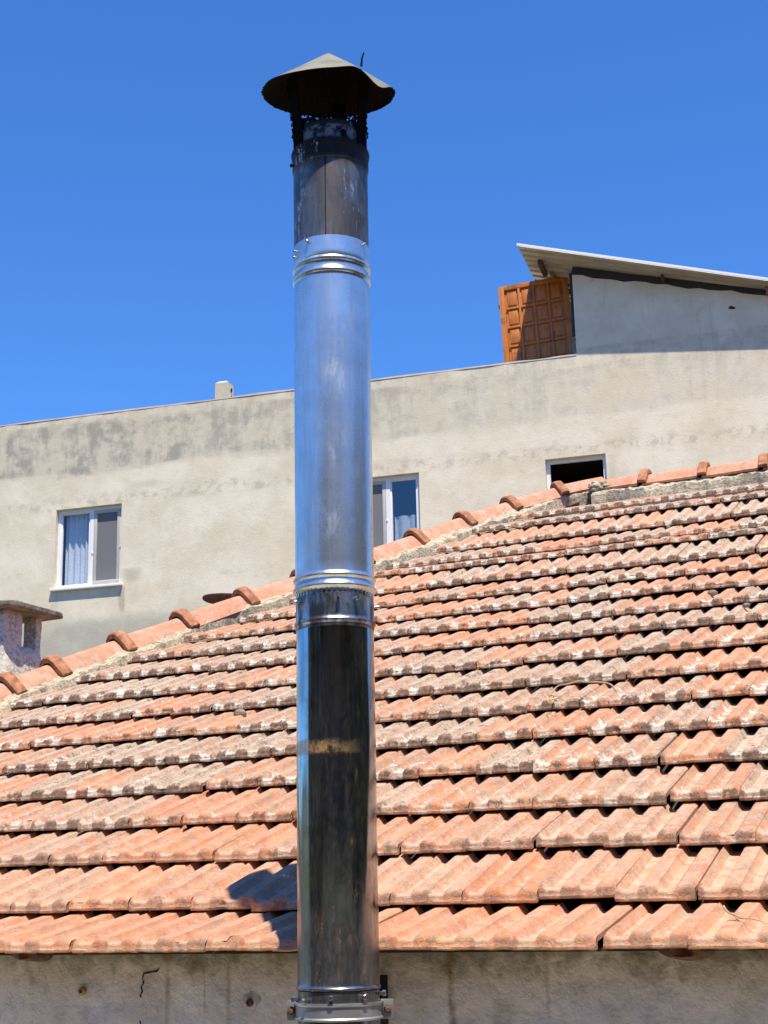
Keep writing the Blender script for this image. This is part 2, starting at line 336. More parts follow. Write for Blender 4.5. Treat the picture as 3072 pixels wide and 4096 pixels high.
def soot_mat():
    m = Mat('sooted_steel', .4, .35); x, y, z = m.xyz()
    st = m.noise(24, 6, .7, stretch=(1, 1, .12)); n = m.noise(10, 5, .65); dr = m.noise(42, 6, .75, stretch=(1, 1, .22), dist=.5); pz = m.noise(5, 3, stretch=(1, 1, .1), off=6)
    c = m.mix(m.ss(st, .35, .65), (.13, .11, .095), (.27, .24, .21)); c = m.mix(m.mul(m.ss(n, .45, .65), .7), c, (.10, .08, .07))
    zz = m.add(z, m.mul(m.math('SUBTRACT', n, .5), .05)); soot = m.ss(zz, 1.845, 1.90); c = m.mix(m.mul(soot, .93), c, (.012, .011, .011))
    wh = m.mul(m.ss(m.add(dr, m.mul(m.math('SUBTRACT', pz, .5), .5)), .555, .61), m.ss(m.noise(90, 4, .7), .4, .55)); c = m.mix(m.mul(wh, .8), c, (.50, .50, .50))
    rim = m.mul(m.ss(z, 1.938, 1.950), m.ss(m.noise(45, 5, .7, off=8), .40, .55), m.ss(z, 1.985, 1.975)); c = m.mix(m.mul(rim, .7), c, (.26, .27, .29))
    m.col(c); m.set('Roughness', m.lin(n, .3, .7, .28, .5)); m.set('Metallic', m.mul(m.math('SUBTRACT', 1.0, soot), .8)); m.set('Specular IOR Level', m.lin(soot, 0, 1, .5, .08)); m.bump(m.add(st, wh), .2, .002); return m.m
def cap_mat():
    m = Mat('cap_sheet', .75, .1); q = m.n.new('ShaderNodeNewGeometry'); n = m.noise(14, 5, .7); s2 = m.noise(90, 5, .7)
    c = m.mix(m.ss(n, .35, .7), (.23, .22, .175), (.14, .13, .10)); c = m.mix(m.mul(m.ss(s2, .6, .7), .5), c, (.08, .07, .06))
    m.col(c); m.bump(s2, .2, .002); return m.m
def soot_shade_mat(name='soot_and_shade_black', c1=(.0035, .0033, .0035), c2=(.012, .011, .011)):
    m = Mat(name, .95); m.set('Specular IOR Level', .05); n = m.noise(160, 5, .8); m.col(m.mix(m.ss(n, .4, .7), c1, c2)); m.bump(n, .8, .004); return m.m  # soot black, taken darker to paint in the shade under the cap
M_SILV = silver_mat(); M_POL = polished_mat(); M_HEAT = heat_mat(); M_SOOT = soot_mat(); M_CAP = cap_mat(); M_SOOT_SHADE = soot_shade_mat()
M_BOLT = plain('steel_bolt', (.62, .60, .56), .3, 1.0, var=.2, scale=80); M_RBOLT = plain('rusty_bolt', (.20, .11, .075), .75, .3, var=.5, scale=90)
M_CLAMP = plain('clamp_zinc', (.50, .51, .51), .45, .8, var=.35, scale=18)

# ------------------------------------------------------------------ ground and hills
def gfun(x, y):
    h = -3.0 + 0*x
    d = np.clip((-y-45)/160, 0, 1); h = h + d*d*(3-2*d)*34*(1+.35*np.sin(x*.012+1)+.2*np.sin(x*.031))
    d2 = np.clip((-x-60)/200, 0, 1); h = h + d2*d2*(3-2*d2)*22
    return h
gx = np.concatenate([np.linspace(-900, -130, 20), np.linspace(-120, 120, 49), np.linspace(130, 900, 20)]); n = len(gx)
GX, GY = np.meshgrid(gx, gx, indexing='ij'); GZ = gfun(GX, GY); PP = np.stack([GX, GY, GZ], -1).reshape(-1, 3)
far = np.clip((np.hypot(PP[:, 0], PP[:, 1])-60)/60, 0, 1); PP[:, 2] += far*(fbm(PP*[1, 1, 0], .02, 4)*9)
mb = MB(); mb.add(PP.tolist(), [(i*n+j, (i+1)*n+j, (i+1)*n+j+1, i*n+j+1) for i in range(n-1) for j in range(n-1)])
m = Mat('earth_and_scrub', .95); nn1 = m.noise(.6, 6, .75); nn2 = m.noise(.07, 4)
m.col(m.mix(m.ss(nn1, .42, .58), (.055, .075, .03), m.mix(m.ss(nn2, .4, .6), (.16, .14, .09), (.07, .09, .04)))); m.bump(nn1, 1, .6)
tag(mb.build('ground', m.m), kind='structure')

mb = MB(); mb.add([(-9, -3, -2.985), (9, -3, -2.985), (9, 6, -2.985), (-9, 6, -2.985)], [(0, 1, 2, 3)])  # unseen pale sheet added to bounce warm light onto the shaded front wall
tag(mb.build('bounce_yard', plain('warm_bounce_sheet', (.50, .44, .34), .9, var=.2, scale=2)), kind='structure')

M_COLLAR = plain('stained_clay_collar', (.47, .20, .10), .9, var=.55, scale=26, bump=.5)

# ------------------------------------------------------------------ the tiled house
W, LW = 0.21, 0.35372
E0 = Vector((-1.06367, 4.24378, -0.17565)); EV = Vector((.916669, -.399647, 0)); NV = Vector((.399647, .916669, 0))
SL = R(23.6); SV = NV*math.cos(SL)+Vector((0, 0, math.sin(SL))); NM = EV.cross(SV)
ROTE = math.atan2(EV.y, EV.x)
def roofp(u, v, h=0.0): return E0+EV*(u*W)+SV*(v*LW)+NM*h
def on_roof(x, y, h=0.0): return on_plane(x, y, E0+NM*h, NM)
house = empty('tiled_house', (E0.x, E0.y, -3), 'low rendered house with a weathered orange clay tile hip roof behind the metal flue', 'house')

VR = [0, 1.07, 2.1, 3.04, 4.01, 5.01, 6.0, 7.0, 8.03, 9.17, 10.2, 11.25, 12.35, 13.45, 14.55, 15.62, 16.8, 17.95, 19.05, 20.2]
HR = [0.0]*20; HR[14] = .030; HR[17] = .038; HR[18] = .030; HR[19] = .02
OFF = [0, .78, .23, .79, .34, .81, .25, .74, .17, .70, .22, .74, .25, .72, .2, .76, .26, .7, .2, .72]
NUU = 30; ug = np.linspace(0, 1, NUU)
def prof(u):
    c = np.ones_like(u)
    for cu, hw in ((.180, .145), (.645, .142)):
        d = np.abs(u-cu)/hw; e_ = np.clip((d-.42)/.58, 0, 1); c = np.minimum(c, e_*e_*(3-2*e_)*.90+.10*np.clip(d, 0, 1)**2)
    c = c - .10*np.exp(-((u-.47)/.014)**2) - .05*(u > .29)*(u < .46) - .06*(u > .79)
    return c
def hip_u(v):      # hip line on the roof plane, u as a function of v
    return np.interp(v, [2, 9.1, 11.7, 14.3, 17, 19.5, 21.9], [-13.2, -9.75, -8.35, -6.6, -4.65, -3.2, -.6])
allv, allf, A1, A2 = [], [], [], []
nb = 0
for r in range(19):
    base_v, nxt_v = VR[r], VR[r+1]
    lo = hip_u(max(base_v, 2))-1.2; lo = max(lo, -9.6+0*r) if r < 2 else lo
    lo = max(lo, {0: -3, 1: -4, 2: -5, 3: -6, 4: -7}.get(r, -20)); hi_ = {0: 12, 1: 12}.get(r, 12.5)
    k0 = int(math.floor(lo)); k1 = int(math.ceil(hi_))
    ph1, ph2 = rng.uniform(0, 6.3, 2)
    for k in range(k0, k1):
        u0 = k+OFF[r]+rng.normal(0, .012 if r else .022)
        und = .0012*(1+math.sin(k*.55+ph1))+.0008*(1+math.sin(k*1.3+ph2))
        t0 = roofp(u0, base_v+rng.normal(0, .02), HR[r]); t1 = roofp(u0, nxt_v, HR[r+1]-.042)
        if r == 0: t0 = roofp(u0, 0, 0)+Vector((0, 0, .048+rng.normal(0, .003))); t1 = roofp(u0, nxt_v, -.042)
        t0 = t0+NM*(abs(rng.normal(0, .0015))+und)
        td = (t1-t0); Ln = td.length; td = td/Ln; yaw = rng.normal(0, .014 if r else .020); roll_ = rng.normal(0, .007 if r else .004)
        ed = (EV+td*yaw+NM*roll_).normalized(); nd = ed.cross(td).normalized()
        Lf = Ln*1.10; Wt = W*.982
        c = prof(ug); zf = .0120; zr = .0375; zt = zf+(zr-zf)*c
        cols = []
        side = np.minimum(ug, 1-ug)*W; rnd = np.clip(1-side/.007, 0, 1)**2*.007; zt = zt-rnd
        # front face, nose, body
        fl = [(0*c, 0*c+0.0), (-.0035+0*c, .0035+0*c), (-.003+0*c, .0085+0*c), (.001+0*c, .0125+0*c)]
        lip = .0165+(zr-.0165)*np.maximum(c, .36)-rnd
        Rr = .017*np.maximum(c, .3)+.004
        for a in (18, 38, 58, 76, 90):
            a = R(a); fl.append((.0015+Rr*(1-math.cos(a)), .0125+(lip-.0125)*math.sin(a)))
        for q, w_ in ((.034, .80), (.044, .42), (.056, .10), (.075, 0), (.13, 0), (.20, 0), (.30, 0), (.40, 0)): fl.append((q*Lf/.40, zt*(1-w_)+lip*w_))
        ntop = len(fl)
        fl.append((0*c+Lf, zt-.012)); fl.append((0*c+.05, zt-.012)); fl.append((0*c+.016, zt-.012)); fl.append((0*c+.013, 0*c+0.001))
        T = np.stack([a+0*c for a, b in fl]); Z = np.stack([b+0*c for a, b in fl]); m_ = len(fl)
        U = np.broadcast_to(ug*Wt, T.shape)
        P = np.array(t0)+U[..., None]*np.array(ed)+T[..., None]*np.array(td)+Z[..., None]*np.array(nd)
        dn = fbm(P, 30, 3)*.0022; dn[ntop:] *= .3
        P = P+dn[..., None]*np.array(nd)
        ch = np.clip(fbm(P[:7]+3.3, 22, 3)-.27, 0, 1)*.02; P[:7] += ch[..., None]*np.array(td)[None, None]
        idx = np.arange(m_*NUU).reshape(m_, NUU)+nb
        f = np.stack([idx[:-1, :-1], idx[:-1, 1:], idx[1:, 1:], idx[1:, :-1]], -1).reshape(-1, 4)
        f2 = np.stack([idx[-1, :-1], idx[-1, 1:], idx[0, 1:], idx[0, :-1]], -1).reshape(-1, 4)
        allv.append(P.reshape(-1, 3)); allf.append(f); allf.append(f2)
        for e_ in (0, NUU-1):     # side walls
            top = idx[:ntop, e_]; b0, b1, b2, b3 = idx[ntop, e_], idx[ntop+1, e_], idx[ntop+2, e_], idx[ntop+3, e_]
            loopq = [(idx[0, e_], idx[2, e_], idx[8, e_], b3), (b3, idx[8, e_], b2, b2), (b2, idx[8, e_], idx[9, e_], b1), (b1, idx[9, e_], idx[ntop-1, e_], b0)]
            for q in loopq:
                q = list(q) if e_ == 0 else list(reversed(q))
                allf.append(np.array([q]))
        rr = rng.random(3)
        tt = np.clip(T/.354, 0, 1); cc = np.broadcast_to(c, T.shape); ed_ = np.zeros(T.shape); ed_[:5] = 1; ed_[5] = .6
        A1.append(np.stack([np.full(T.shape, rr[0]), cc, tt, np.full(T.shape, min(r/20+ (.0 if True else 0), 1))], -1).reshape(-1, 4))
        A2.append(np.stack([np.full(T.shape, rr[1]), U/W, ed_, np.full(T.shape, rr[2])], -1).reshape(-1, 4))
        nb += m_*NUU
V_ = np.concatenate(allv); F_ = np.concatenate(allf)
me = bpy.data.meshes.new('roof')
faces = [tuple(dict.fromkeys(q)) for q in F_.tolist()]
me.from_pydata(V_.tolist(), [], faces); me.update()
for nm_, A_ in (('tile_a', A1), ('tile_b', A2)):
    at_ = me.attributes.new(nm_, 'FLOAT_COLOR', 'POINT'); at_.data.foreach_set('color', np.concatenate(A_).astype(np.float32).ravel())
HP = [on_roof(x, y, .05) for x, y in ((-330, 1640), (119, 1462), (262, 1408), (398, 1358), (532, 1308), (658, 1264), (783, 1220), (903, 1176), (1008, 1136), (1108, 1102), (1213, 1070), (1305, 1048))]
bm = bmesh.new(); bm.from_mesh(me)
a, b = HP[1], HP[-1]; dn_ = (b-a).cross(Vector((0, 0, 1))).normalized()      # points to the roof side
q = bmesh.ops.bisect_plane(bm, geom=bm.verts[:]+bm.edges[:]+bm.faces[:], plane_co=a+dn_*.02, plane_no=-dn_, clear_outer=True)
bm.to_mesh(me); bm.free()
roof = link('roof', me, M_TILE, house, ws if False else True, True)

# boarding below the tiles, rear slopes
RIDGE0 = on_roof(1305, 1050, .03); RV = (RIDGE0-E0).dot(SV)/LW
mb = MB()
hipfoot = roofp(-17.5, 0.5, -.06)
front = [roofp(-17.5, .42, -.055), roofp(16, .42, -.055), roofp(16, RV, -.055), roofp(-.6, RV, -.055)]
mb.add(front+[q-NM*.02 for q in front], [(0, 1, 2, 3), (7, 6, 5, 4), (0, 4, 5, 1), (1, 5, 6, 2), (2, 6, 7, 3), (3, 7, 4, 0)])
mb.add([E0+EV*(u*W)+NV*n_+Vector((0, 0, z_)) for u in (-17.5, 16) for n_, z_ in ((.06, .050), (.40, .105), (.40, .09), (.06, .044))], [(0, 1, 5, 4), (1, 2, 6, 5), (2, 3, 7, 6), (3, 0, 4, 7)])  # hidden eave board added to stop sun leaking through the tile joints
mb.build('boarding_and_sun_stop', M_WOODB, house, False, True)
dep = (RIDGE0-E0).dot(NV)
back_r = E0+EV*(16*W)+NV*(2*dep); back_l = E0+EV*(-17.5*W)+NV*(2*dep)
R0 = roofp(-.6, RV, -.02); R1 = roofp(16, RV, -.02); HF = roofp(-17.5, .45, -.05)
mb = MB(); mb.add([R0, R1, back_r, back_l, HF], [(1, 0, 3, 2), (0, 4, 3)])
mb.build('rear_roof_slope', M_RTILE, house, False, True)

# mortar bedding below the cap tiles
def strip(pts, width, name, h0=.055, drop=.0):
    n_ = 260; ps = []
    L_ = [0]
    for i in range(1, len(pts)): L_.append(L_[-1]+(pts[i]-pts[i-1]).length)
    for s_ in np.linspace(0, L_[-1], n_):
        j = max(0, min(len(pts)-2, int(np.searchsorted(L_, s_))-1)); t = (s_-L_[j])/(L_[j+1]-L_[j]); ps.append(pts[j].lerp(pts[j+1], t))
    d = (pts[-1]-pts[0]).normalized(); lat = d.cross(NM).normalized()
    if lat.dot(SV) > 0: lat = -lat
    G = []; K = 20
    for i, q in enumerate(ps):
        row_ = []; wv = width*(1+1.1*float(fbm(np.array(q)+5, 3.0, 3)))
        for k in range(K):
            t = k/(K-1); hh = h0*(1-t)+.045*t - (.10*max(0, t-.80)/.20)+.0
            row_.append(q+lat*(wv*t-.02)+NM*(hh-.066))
        G.append(row_)
    G = np.array([[tuple(q) for q in rw] for rw in G]); nz = fbm(G, 16, 3)*.026+vnoise(G, 70)*.008
    G = G+nz[..., None]*np.array(NM)
    mb = MB(); mb.add(G.reshape(-1, 3).tolist(), [(i*K+j, i*K+j+1, (i+1)*K+j+1, (i+1)*K+j) for i in range(n_-1) for j in range(K-1)])
    return mb.build(name, M_MORTAR, house, True, True)
strip(HP, .14, 'mortar_bedding', .078)
RP = [on_roof(1285, 1056, .05), on_roof(1400, 1041, .05), on_roof(1528, 1025, .05), on_roof(1659, 1008, .05), on_roof(1850, 982, .05)]
strip(RP, .25, 'mortar_bedding', .060)
# broken mortar lump where hip meets ridge
bm = bmesh.new(); bmesh.ops.create_icosphere(bm, subdivisions=4, radius=.075); A = np.array([tuple(v.co) for v in bm.verts])
A = A*np.array([1.25, .9, .62])*(1+fbm(A+9, 14, 4)[:, None]*1.0)+np.array(on_roof(1298, 1052, .06))
mb = MB(); bm.verts.index_update(); mb.add(A.tolist(), [[v.index for v in f.verts] for f in bm.faces]); bm.free(); mb.build('mortar_lump', M_MORTAR, house, True, True)

# cap tiles on hip and ridge
def ridge_tile(a, b, Lx=None, flip=False, twist=0.0):
    """collar at a, body runs to b and a little under the next collar"""
    d = (b-a); L = (Lx or d.length)+.035; d = d.normalized(); lat = d.cross(Vector((0, 0, 1))).normalized(); up = lat.cross(d).normalized()
    base = [(-.098, -.040), (-.082, -.018), (-.050, .026), (-.030, .043), (-.014, .049), (0, .050), (.014, .049), (.030, .043), (.050, .026), (.082, -.018), (.098, -.040)]
    st = [(-.006, 1.12, .012), (-.005, 1.17, .020), (.002, 1.21, .025), (.03, 1.22, .026), (.056, 1.20, .024), (.062, 1.16, .017), (.066, 1.01, .002), (.10, 1.0, .0), (L*.35, .985, 0), (L*.7, .965, -.004), (L, .95, -.007)]
    vs, fs = [], []; nb_ = len(base)
    for layer in (0, 1):
        for s_, k, lift in st:
            for x_, z_ in base:
                sx, sz = x_*k, z_*k+lift
                if layer: sx *= .90; sz -= .015
                vs.append(a+d*s_+lat*sx+up*sz)
    V = np.array([tuple(q) for q in vs]); V += fbm(V, 18, 3)[:, None]*.004*np.array(up)
    N1 = len(st)*nb_
    for i in range(len(st)-1):
        for j in range(nb_-1):
            q = (i*nb_+j, i*nb_+j+1, (i+1)*nb_+j+1, (i+1)*nb_+j); fs.append(q); fs.append(tuple(N1+t for t in reversed(q)))
    for j in range(nb_-1):
        fs.append((j+1, j, N1+j, N1+j+1)); e_ = (len(st)-1)*nb_; fs.append((e_+j, e_+j+1, N1+e_+j+1, N1+e_+j))
    for i in range(len(st)-1):
        fs.append((i*nb_, (i+1)*nb_, N1+(i+1)*nb_, N1+i*nb_)); e_ = nb_-1; fs.append(((i+1)*nb_+e_, i*nb_+e_, N1+i*nb_+e_, N1+(i+1)*nb_+e_))
    mb = MB(); mb.add(V.tolist(), fs); mb.mi = [1 if max((q % N1)//nb_ for q in f) <= 6 else 0 for f in mb.f]; o = mb.build('ridge_tile', [M_RTILE, M_COLLAR], house, True, True)
    return o
_d = (HP[-1]-HP[1]).normalized(); _l = _d.cross(Vector((0, 0, 1))).normalized(); _l = _l if _l.dot(NV) > 0 else -_l
HT = [q+_l*.06+Vector((0, 0, .030)) for q in HP]
for i in range(len(HT)-1):
    a, b = HT[i], HT[i+1]
    if i == 0:
        n_ = 4; ps = [a.lerp(b, t/n_) for t in range(n_+1)]
        for j in range(n_): ridge_tile(ps[j], ps[j+1])
    else: ridge_tile(a, b)
RT = [on_roof(x, y, .05)+NV*.06+Vector((0, 0, .036)) for x, y in ((1306, 1054), (1400, 1043), (1528, 1027), (1659, 1010), (1790, 992), (1930, 973))]
for i in range(len(RT)-1): ridge_tile(RT[i+1], RT[i])

# front wall with plugs, crack, broken tile end
WP = E0+NV*.135                                             # a point of the wall face
wframe = Matrix.Translation(Vector((WP.x, WP.y, 0))) @ Matrix.Rotation(ROTE, 4, 'Z')
def wall_xy(x, y):
    q = on_plane(x, y, Vector((WP.x, WP.y, 0)), NV); l = wframe.inverted() @ q; return l.x, l.z
nx, nz = 420, 70; X = np.linspace(-3.4, 3.4, nx); Z = np.concatenate([[-3.0], np.linspace(-.9, -.115, nz-1)])
G = np.stack(np.meshgrid(X, Z, indexing='ij') , -1); P = np.stack([G[..., 0], 0*G[..., 0], G[..., 1]], -1)
P[..., 1] = fbm(P, 5, 4)*.012+vnoise(P, 45)*.003
mb = MB(); mb.add(P.reshape(-1, 3).tolist(), [(i*nz+j, (i+1)*nz+j, (i+1)*nz+j+1, i*nz+j+1) for i in range(nx-1) for j in range(nz-1)])
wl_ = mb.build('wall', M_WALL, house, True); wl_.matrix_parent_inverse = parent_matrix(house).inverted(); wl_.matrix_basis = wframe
# closed body behind the front skin
mb = MB()
def bx(u0, u1, n0, n1, z0, z1, M=None):
    c = E0+EV*((u0+u1)/2)+NV*((n0+n1)/2); c = Vector((c.x, c.y, (z0+z1)/2)); mb.box(c, (u1-u0, n1-n0, z1-z0), Matrix.Rotation(ROTE, 3, 'Z'))
bx(-3.4, 3.3, .16, .35, -3.0, -.125); bx(-3.4, -3.2, .35, 2*dep-.3, -3, -.10); bx(3.1, 3.3, .35, 2*dep-.3, -3, -.10); bx(-3.4, 3.3, 2*dep-.3, 2*dep-.1, -3, -.10)
mb.build('rear_wall', M_WALL, house, False, True)
def wall_piece(name, mb_, m_, parent=None):
    o = mb_.build(name, m_, house if not parent else parent, True); o.matrix_parent_inverse = parent_matrix(house).inverted(); o.matrix_basis = wframe; return o
for (px, py, rad, mm_, lab) in ((179, 2141, .011, plain('yellow_plug', (.45, .30, .10), .8), 'yellow plastic wall plug'), (542, 2166, .010, plain('red_plug', (.22, .03, .02), .7), 'red plastic wall plug in a filled hole')):
    x_, z_ = wall_xy(px, py); mb = MB(); mb.lathe([(rad, .0), (rad, .014), (rad*.5, .016), (rad*.45, .002), (0.0005, .002)], 18, (x_, .004, z_), Matrix.Rotation(R(90), 3, 'X'))
    o = wall_piece('wall_plug', mb, mm_); o['label'] = lab
x_, z_ = wall_xy(545, 2168)
mb = MB(); mb.lathe([(.036, -.004), (.030, .006), (.016, .009), (.012, .0085)], 48, (x_, .004, z_), Matrix.Rotation(R(90), 3, 'X'), fn=lambda q, a, i: Vector((q.x*(1+.12*math.sin(3*a)), q.y*(1.2+.1*math.sin(5*a+1)), q.z)))
wall_piece('filler_patch', mb, plain('cement_filler', (.58, .52, .42), .95, var=.35, scale=60, bump=.5))
cr_ = [wall_xy(x, y) for x, y in ((345, 2092), (340, 2098), (312, 2103), (309, 2112), (311, 2122), (306, 2133), (308, 2142), (304, 2150), (305, 2156))]
mb = MB(); pts = []
for i in range(len(cr_)-1):
    for t in (0, .33, .66): pts.append((cr_[i][0]*(1-t)+cr_[i+1][0]*t+random.uniform(-.001, .001), -.002, cr_[i][1]*(1-t)+cr_[i+1][1]*t))
mb.tube(pts, [.0022*(.5+random.random()) for _ in pts], 6); wall_piece('crack', mb, M_WOODB)
cr_ = [wall_xy(x, y) for x, y in ((303, 2205), (305, 2214), (302, 2225))]; mb = MB(); mb.tube([(q[0], -.002, q[1]) for q in cr_], .0018, 6); wall_piece('crack', mb, M_WOODB)
# rubble / broken tile ends tucked under the eave
for px0, px1, py0, py1 in ((1435, 1545, 2046, 2068), (60, 115, 2058, 2072)):
    a_, b_ = wall_xy(px0, py0), wall_xy(px1, py1); wx, wz = b_[0]-a_[0], a_[1]-b_[1]
    mb = MB(); n_ = 24; vs = []
    for i in range(n_+1):
        t = i/n_; d_ = wz*math.sin(math.pi*t)**.45
        for yy, zz in ((.02, a_[1]+.004), (-.078, a_[1]+.002), (-.080+.01*math.sin(9*t), a_[1]-d_*.8), (-.070, a_[1]-d_), (.02, a_[1]-d_-.01)): vs.append((a_[0]+wx*t, yy, zz))
    mb.add(vs, [(i*5+j, i*5+j+1, (i+1)*5+j+1, (i+1)*5+j) for i in range(n_) for j in range(4)])
    o = wall_piece('broken_tile', mb, plain('dirty_clay', (.20, .10, .065), .95, var=.7, scale=45, bump=.6)); o['label'] = 'curved dirty tile end under the eave'

# ------------------------------------------------------------------ stove pipe
PX, PY = -.1295, 3.62
def px_at(z): return PX + .0075*(z+.2)/2.3
pipe = empty('stove_pipe', (PX, PY, -3.0), 'tall round metal flue with sooty cone cap, silver middle and dark stained lower section', 'flue pipe')
Lean = Matrix.Rotation(math.atan(.0075/2.3), 4, 'Y')
PM = Matrix.Translation((PX, PY, 0)) @ Lean
def ppart(name, mb_, m_, smooth=True, parent=None, label=None):
    o = mb_.build(name, m_, parent or pipe, smooth)
    if parent is None: o.matrix_parent_inverse = parent_matrix(pipe).inverted()
    if parent is None: o.matrix_basis = PM
    if label: o['label'] = label
    return o
def bead(r, z, h=.011, p=.0045): return [(r, z-h*.62), (r+p*.35, z-h*.45), (r+p*.85, z-h*.2), (r+p, z), (r+p*.85, z+h*.2), (r+p*.35, z+h*.45), (r, z+h*.62)]
RL, RS, RB = .0960, .0985, .1005
N = 128
def wob(q, a, i): k = 1+.0022*math.sin(2*a+q.z*7)+.0014*math.sin(3*a-q.z*11); return Vector((q.x*k, q.y*k, q.z))
def zfill(r, z0, z1, n_=14): return [(r, z0+(z1-z0)*i/n_) for i in range(n_+1)]
# bottom length, running down past the clamp
mb = MB(); mb.lathe(zfill(RL*.995, -2.6, -.206, 20)+[(RL*.995, -.204)], N, fn=wob)
ppart('lower_pipe', mb, M_POL)
mb = MB(); prof_ = [(RL+.0005, -.202), (RL+.003, -.2005), (RL+.003, -.197), (RL+.001, -.195)]+zfill(RL, -.19, .64, 30)
mb.lathe(prof_, N, fn=wob); ppart('stained_pipe_section', mb, M_POL, label='dark stained mirror-like steel section with an orange band')
mb = MB(); mb.lathe([(RL-.001, .638), (RL+.0015, .643)]+bead(RL+.001, .656, .012, .004)+zfill(RL+.001, .668, .735, 4), N); ppart('heat_stained_collar', mb, M_HEAT, label='brown heat-stained collar with bolts')
# silver section with paired beads and a crimped hem
prof_ = [(RS-.002, .718), (RS-.0015, .728)]+bead(RS+.0008, .742, .013, .0052)+bead(RS+.0004, .767, .013, .005)+zfill(RS, .778, 1.553, 30)+bead(RS, 1.568, .013, .0048)+bead(RS, 1.600, .013, .0048)+zfill(RS+.0012, 1.612, 1.662, 4)+[(RS-.001, 1.663)]
def crimp(q, a, i):
    q = wob(q, a, i)
    if i <= 1: k = 1+(.010 if i == 0 else .006)*math.sin(a*46); return Vector((q.x*k, q.y*k, q.z+(.003*math.sin(a*46) if i == 0 else 0)))
    return q
mb = MB(); mb.lathe(prof_, 276, fn=crimp); sil = ppart('silver_pipe_section', mb, M_SILV, label='bright galvanised section with rolled rings at both ends')
mb = MB(); mb.lathe(zfill(RB-.0012, 1.655, 1.995, 14)+[(RB-.004, 1.997), (RB-.006, 1.99), (RB-.006, 1.70)], N, fn=wob); blk = ppart('sooted_pipe_section', mb, M_SOOT, label='brown-black sooty top section with pale drips')
mb = MB(); a0 = R(-90-6); x_, y_ = (RB+.0003)*math.cos(a0), (RB+.0003)*math.sin(a0); mb.bar((x_, y_, 1.664), (x_, y_, 1.94), .0018, .0016); ppart('seam', mb, M_SOOT_SHADE)
mb = MB(); mb.lathe([(RB-.001, 1.885), (RB+.0015, 1.887), (RB+.0018, 1.925), (RB+.0045, 1.928), (RB+.005, 1.934), (RB+.0035, 1.939), (RB-.001, 1.941)], N, fn=wob); ppart('clamp_band', mb, M_SOOT)
# soot crumbs on the mouth of the flue
mb = MB()
for i in range(420):
    a = random.uniform(0, 2*math.pi); s_ = random.uniform(.0015, .0062); r_ = RB-.002+random.uniform(-.004, .002); z_ = 2.000+random.uniform(-.004, .014)
    mb.box((r_*math.cos(a), r_*math.sin(a), z_), (s_*1.6, s_*1.3, s_), Matrix.Rotation(random.uniform(0, 6), 3, Vector((random.random(), random.random(), random.random())).normalized()), ch=s_*.25)
tag(ppart('soot_crumbs', mb, M_SOOT_SHADE), kind='stuff')
# cone cap, bent on its right front edge
RC = .1795
def rimz(a):
    y_ = RC*math.sin(a); z = 2.120+.172*y_
    d = (math.degrees(a)+40+180) % 360-180; z -= .030*math.exp(-(d/17)**2)
    d = (math.degrees(a)+62+180) % 360-180; z += .012*math.exp(-(d/14)**2)
    d = (math.degrees(a)-180+180) % 360-180; z += .004*math.exp(-(d/40)**2)
    return z
ca = MB(); nA = 120; rings = [.004, .02, .045, .07, .095, .12, .145, .162, .174, 1.0]
vs, fs = [], []
for layer in (0, 1):
    for i, rr in enumerate(rings):
        for k in range(nA):
            a = 2*math.pi*k/nA; rc = RC*(1+.006*math.sin(3*a+1)+.004*math.sin(7*a)); rr_ = rc if rr == 1.0 else rr*rc/RC
            t = rr_/rc; z0 = 2.129+.122; base = z0+(2.120+.172*rc*math.sin(a)*1-z0)*t
            dz = (rimz(a)-(2.120+.172*RC*math.sin(a)))*max(0, (t-.45)/.55)**1.6
            z = base+dz+.002*math.sin(a*4)*t*t; z -= .0 if not layer else .0022
            vs.append((rr_*math.cos(a)-.003, rr_*math.sin(a)-.011*t, z))
nr = len(rings)
for i in range(nr-1):
    for k in range(nA):
        q = (i*nA+k, i*nA+(k+1) % nA, (i+1)*nA+(k+1) % nA, (i+1)*nA+k); fs.append(tuple(reversed(q)))
top_faces = len(fs)
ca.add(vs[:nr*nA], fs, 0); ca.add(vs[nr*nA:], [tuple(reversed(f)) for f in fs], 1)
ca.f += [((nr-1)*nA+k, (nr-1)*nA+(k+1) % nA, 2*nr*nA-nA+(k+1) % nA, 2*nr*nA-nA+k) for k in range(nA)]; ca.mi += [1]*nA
cap = ppart('rain_cap', ca, [M_CAP, M_SOOT_SHADE])
mb = MB()
for i in range(150):
    a = random.choice([random.uniform(R(-15), R(200)), random.uniform(R(20), R(70))]); s_ = random.uniform(.0015, .004); mb.box((RC*math.cos(a)-.003, RC*math.sin(a)-.011, rimz(a)-.002), (s_*1.5, s_*1.5, s_), Matrix.Rotation(random.uniform(0, 6), 3, 'X'), ch=s_*.25)
tag(mb.build('soot_crumbs', M_SOOT_SHADE, cap), kind='stuff')
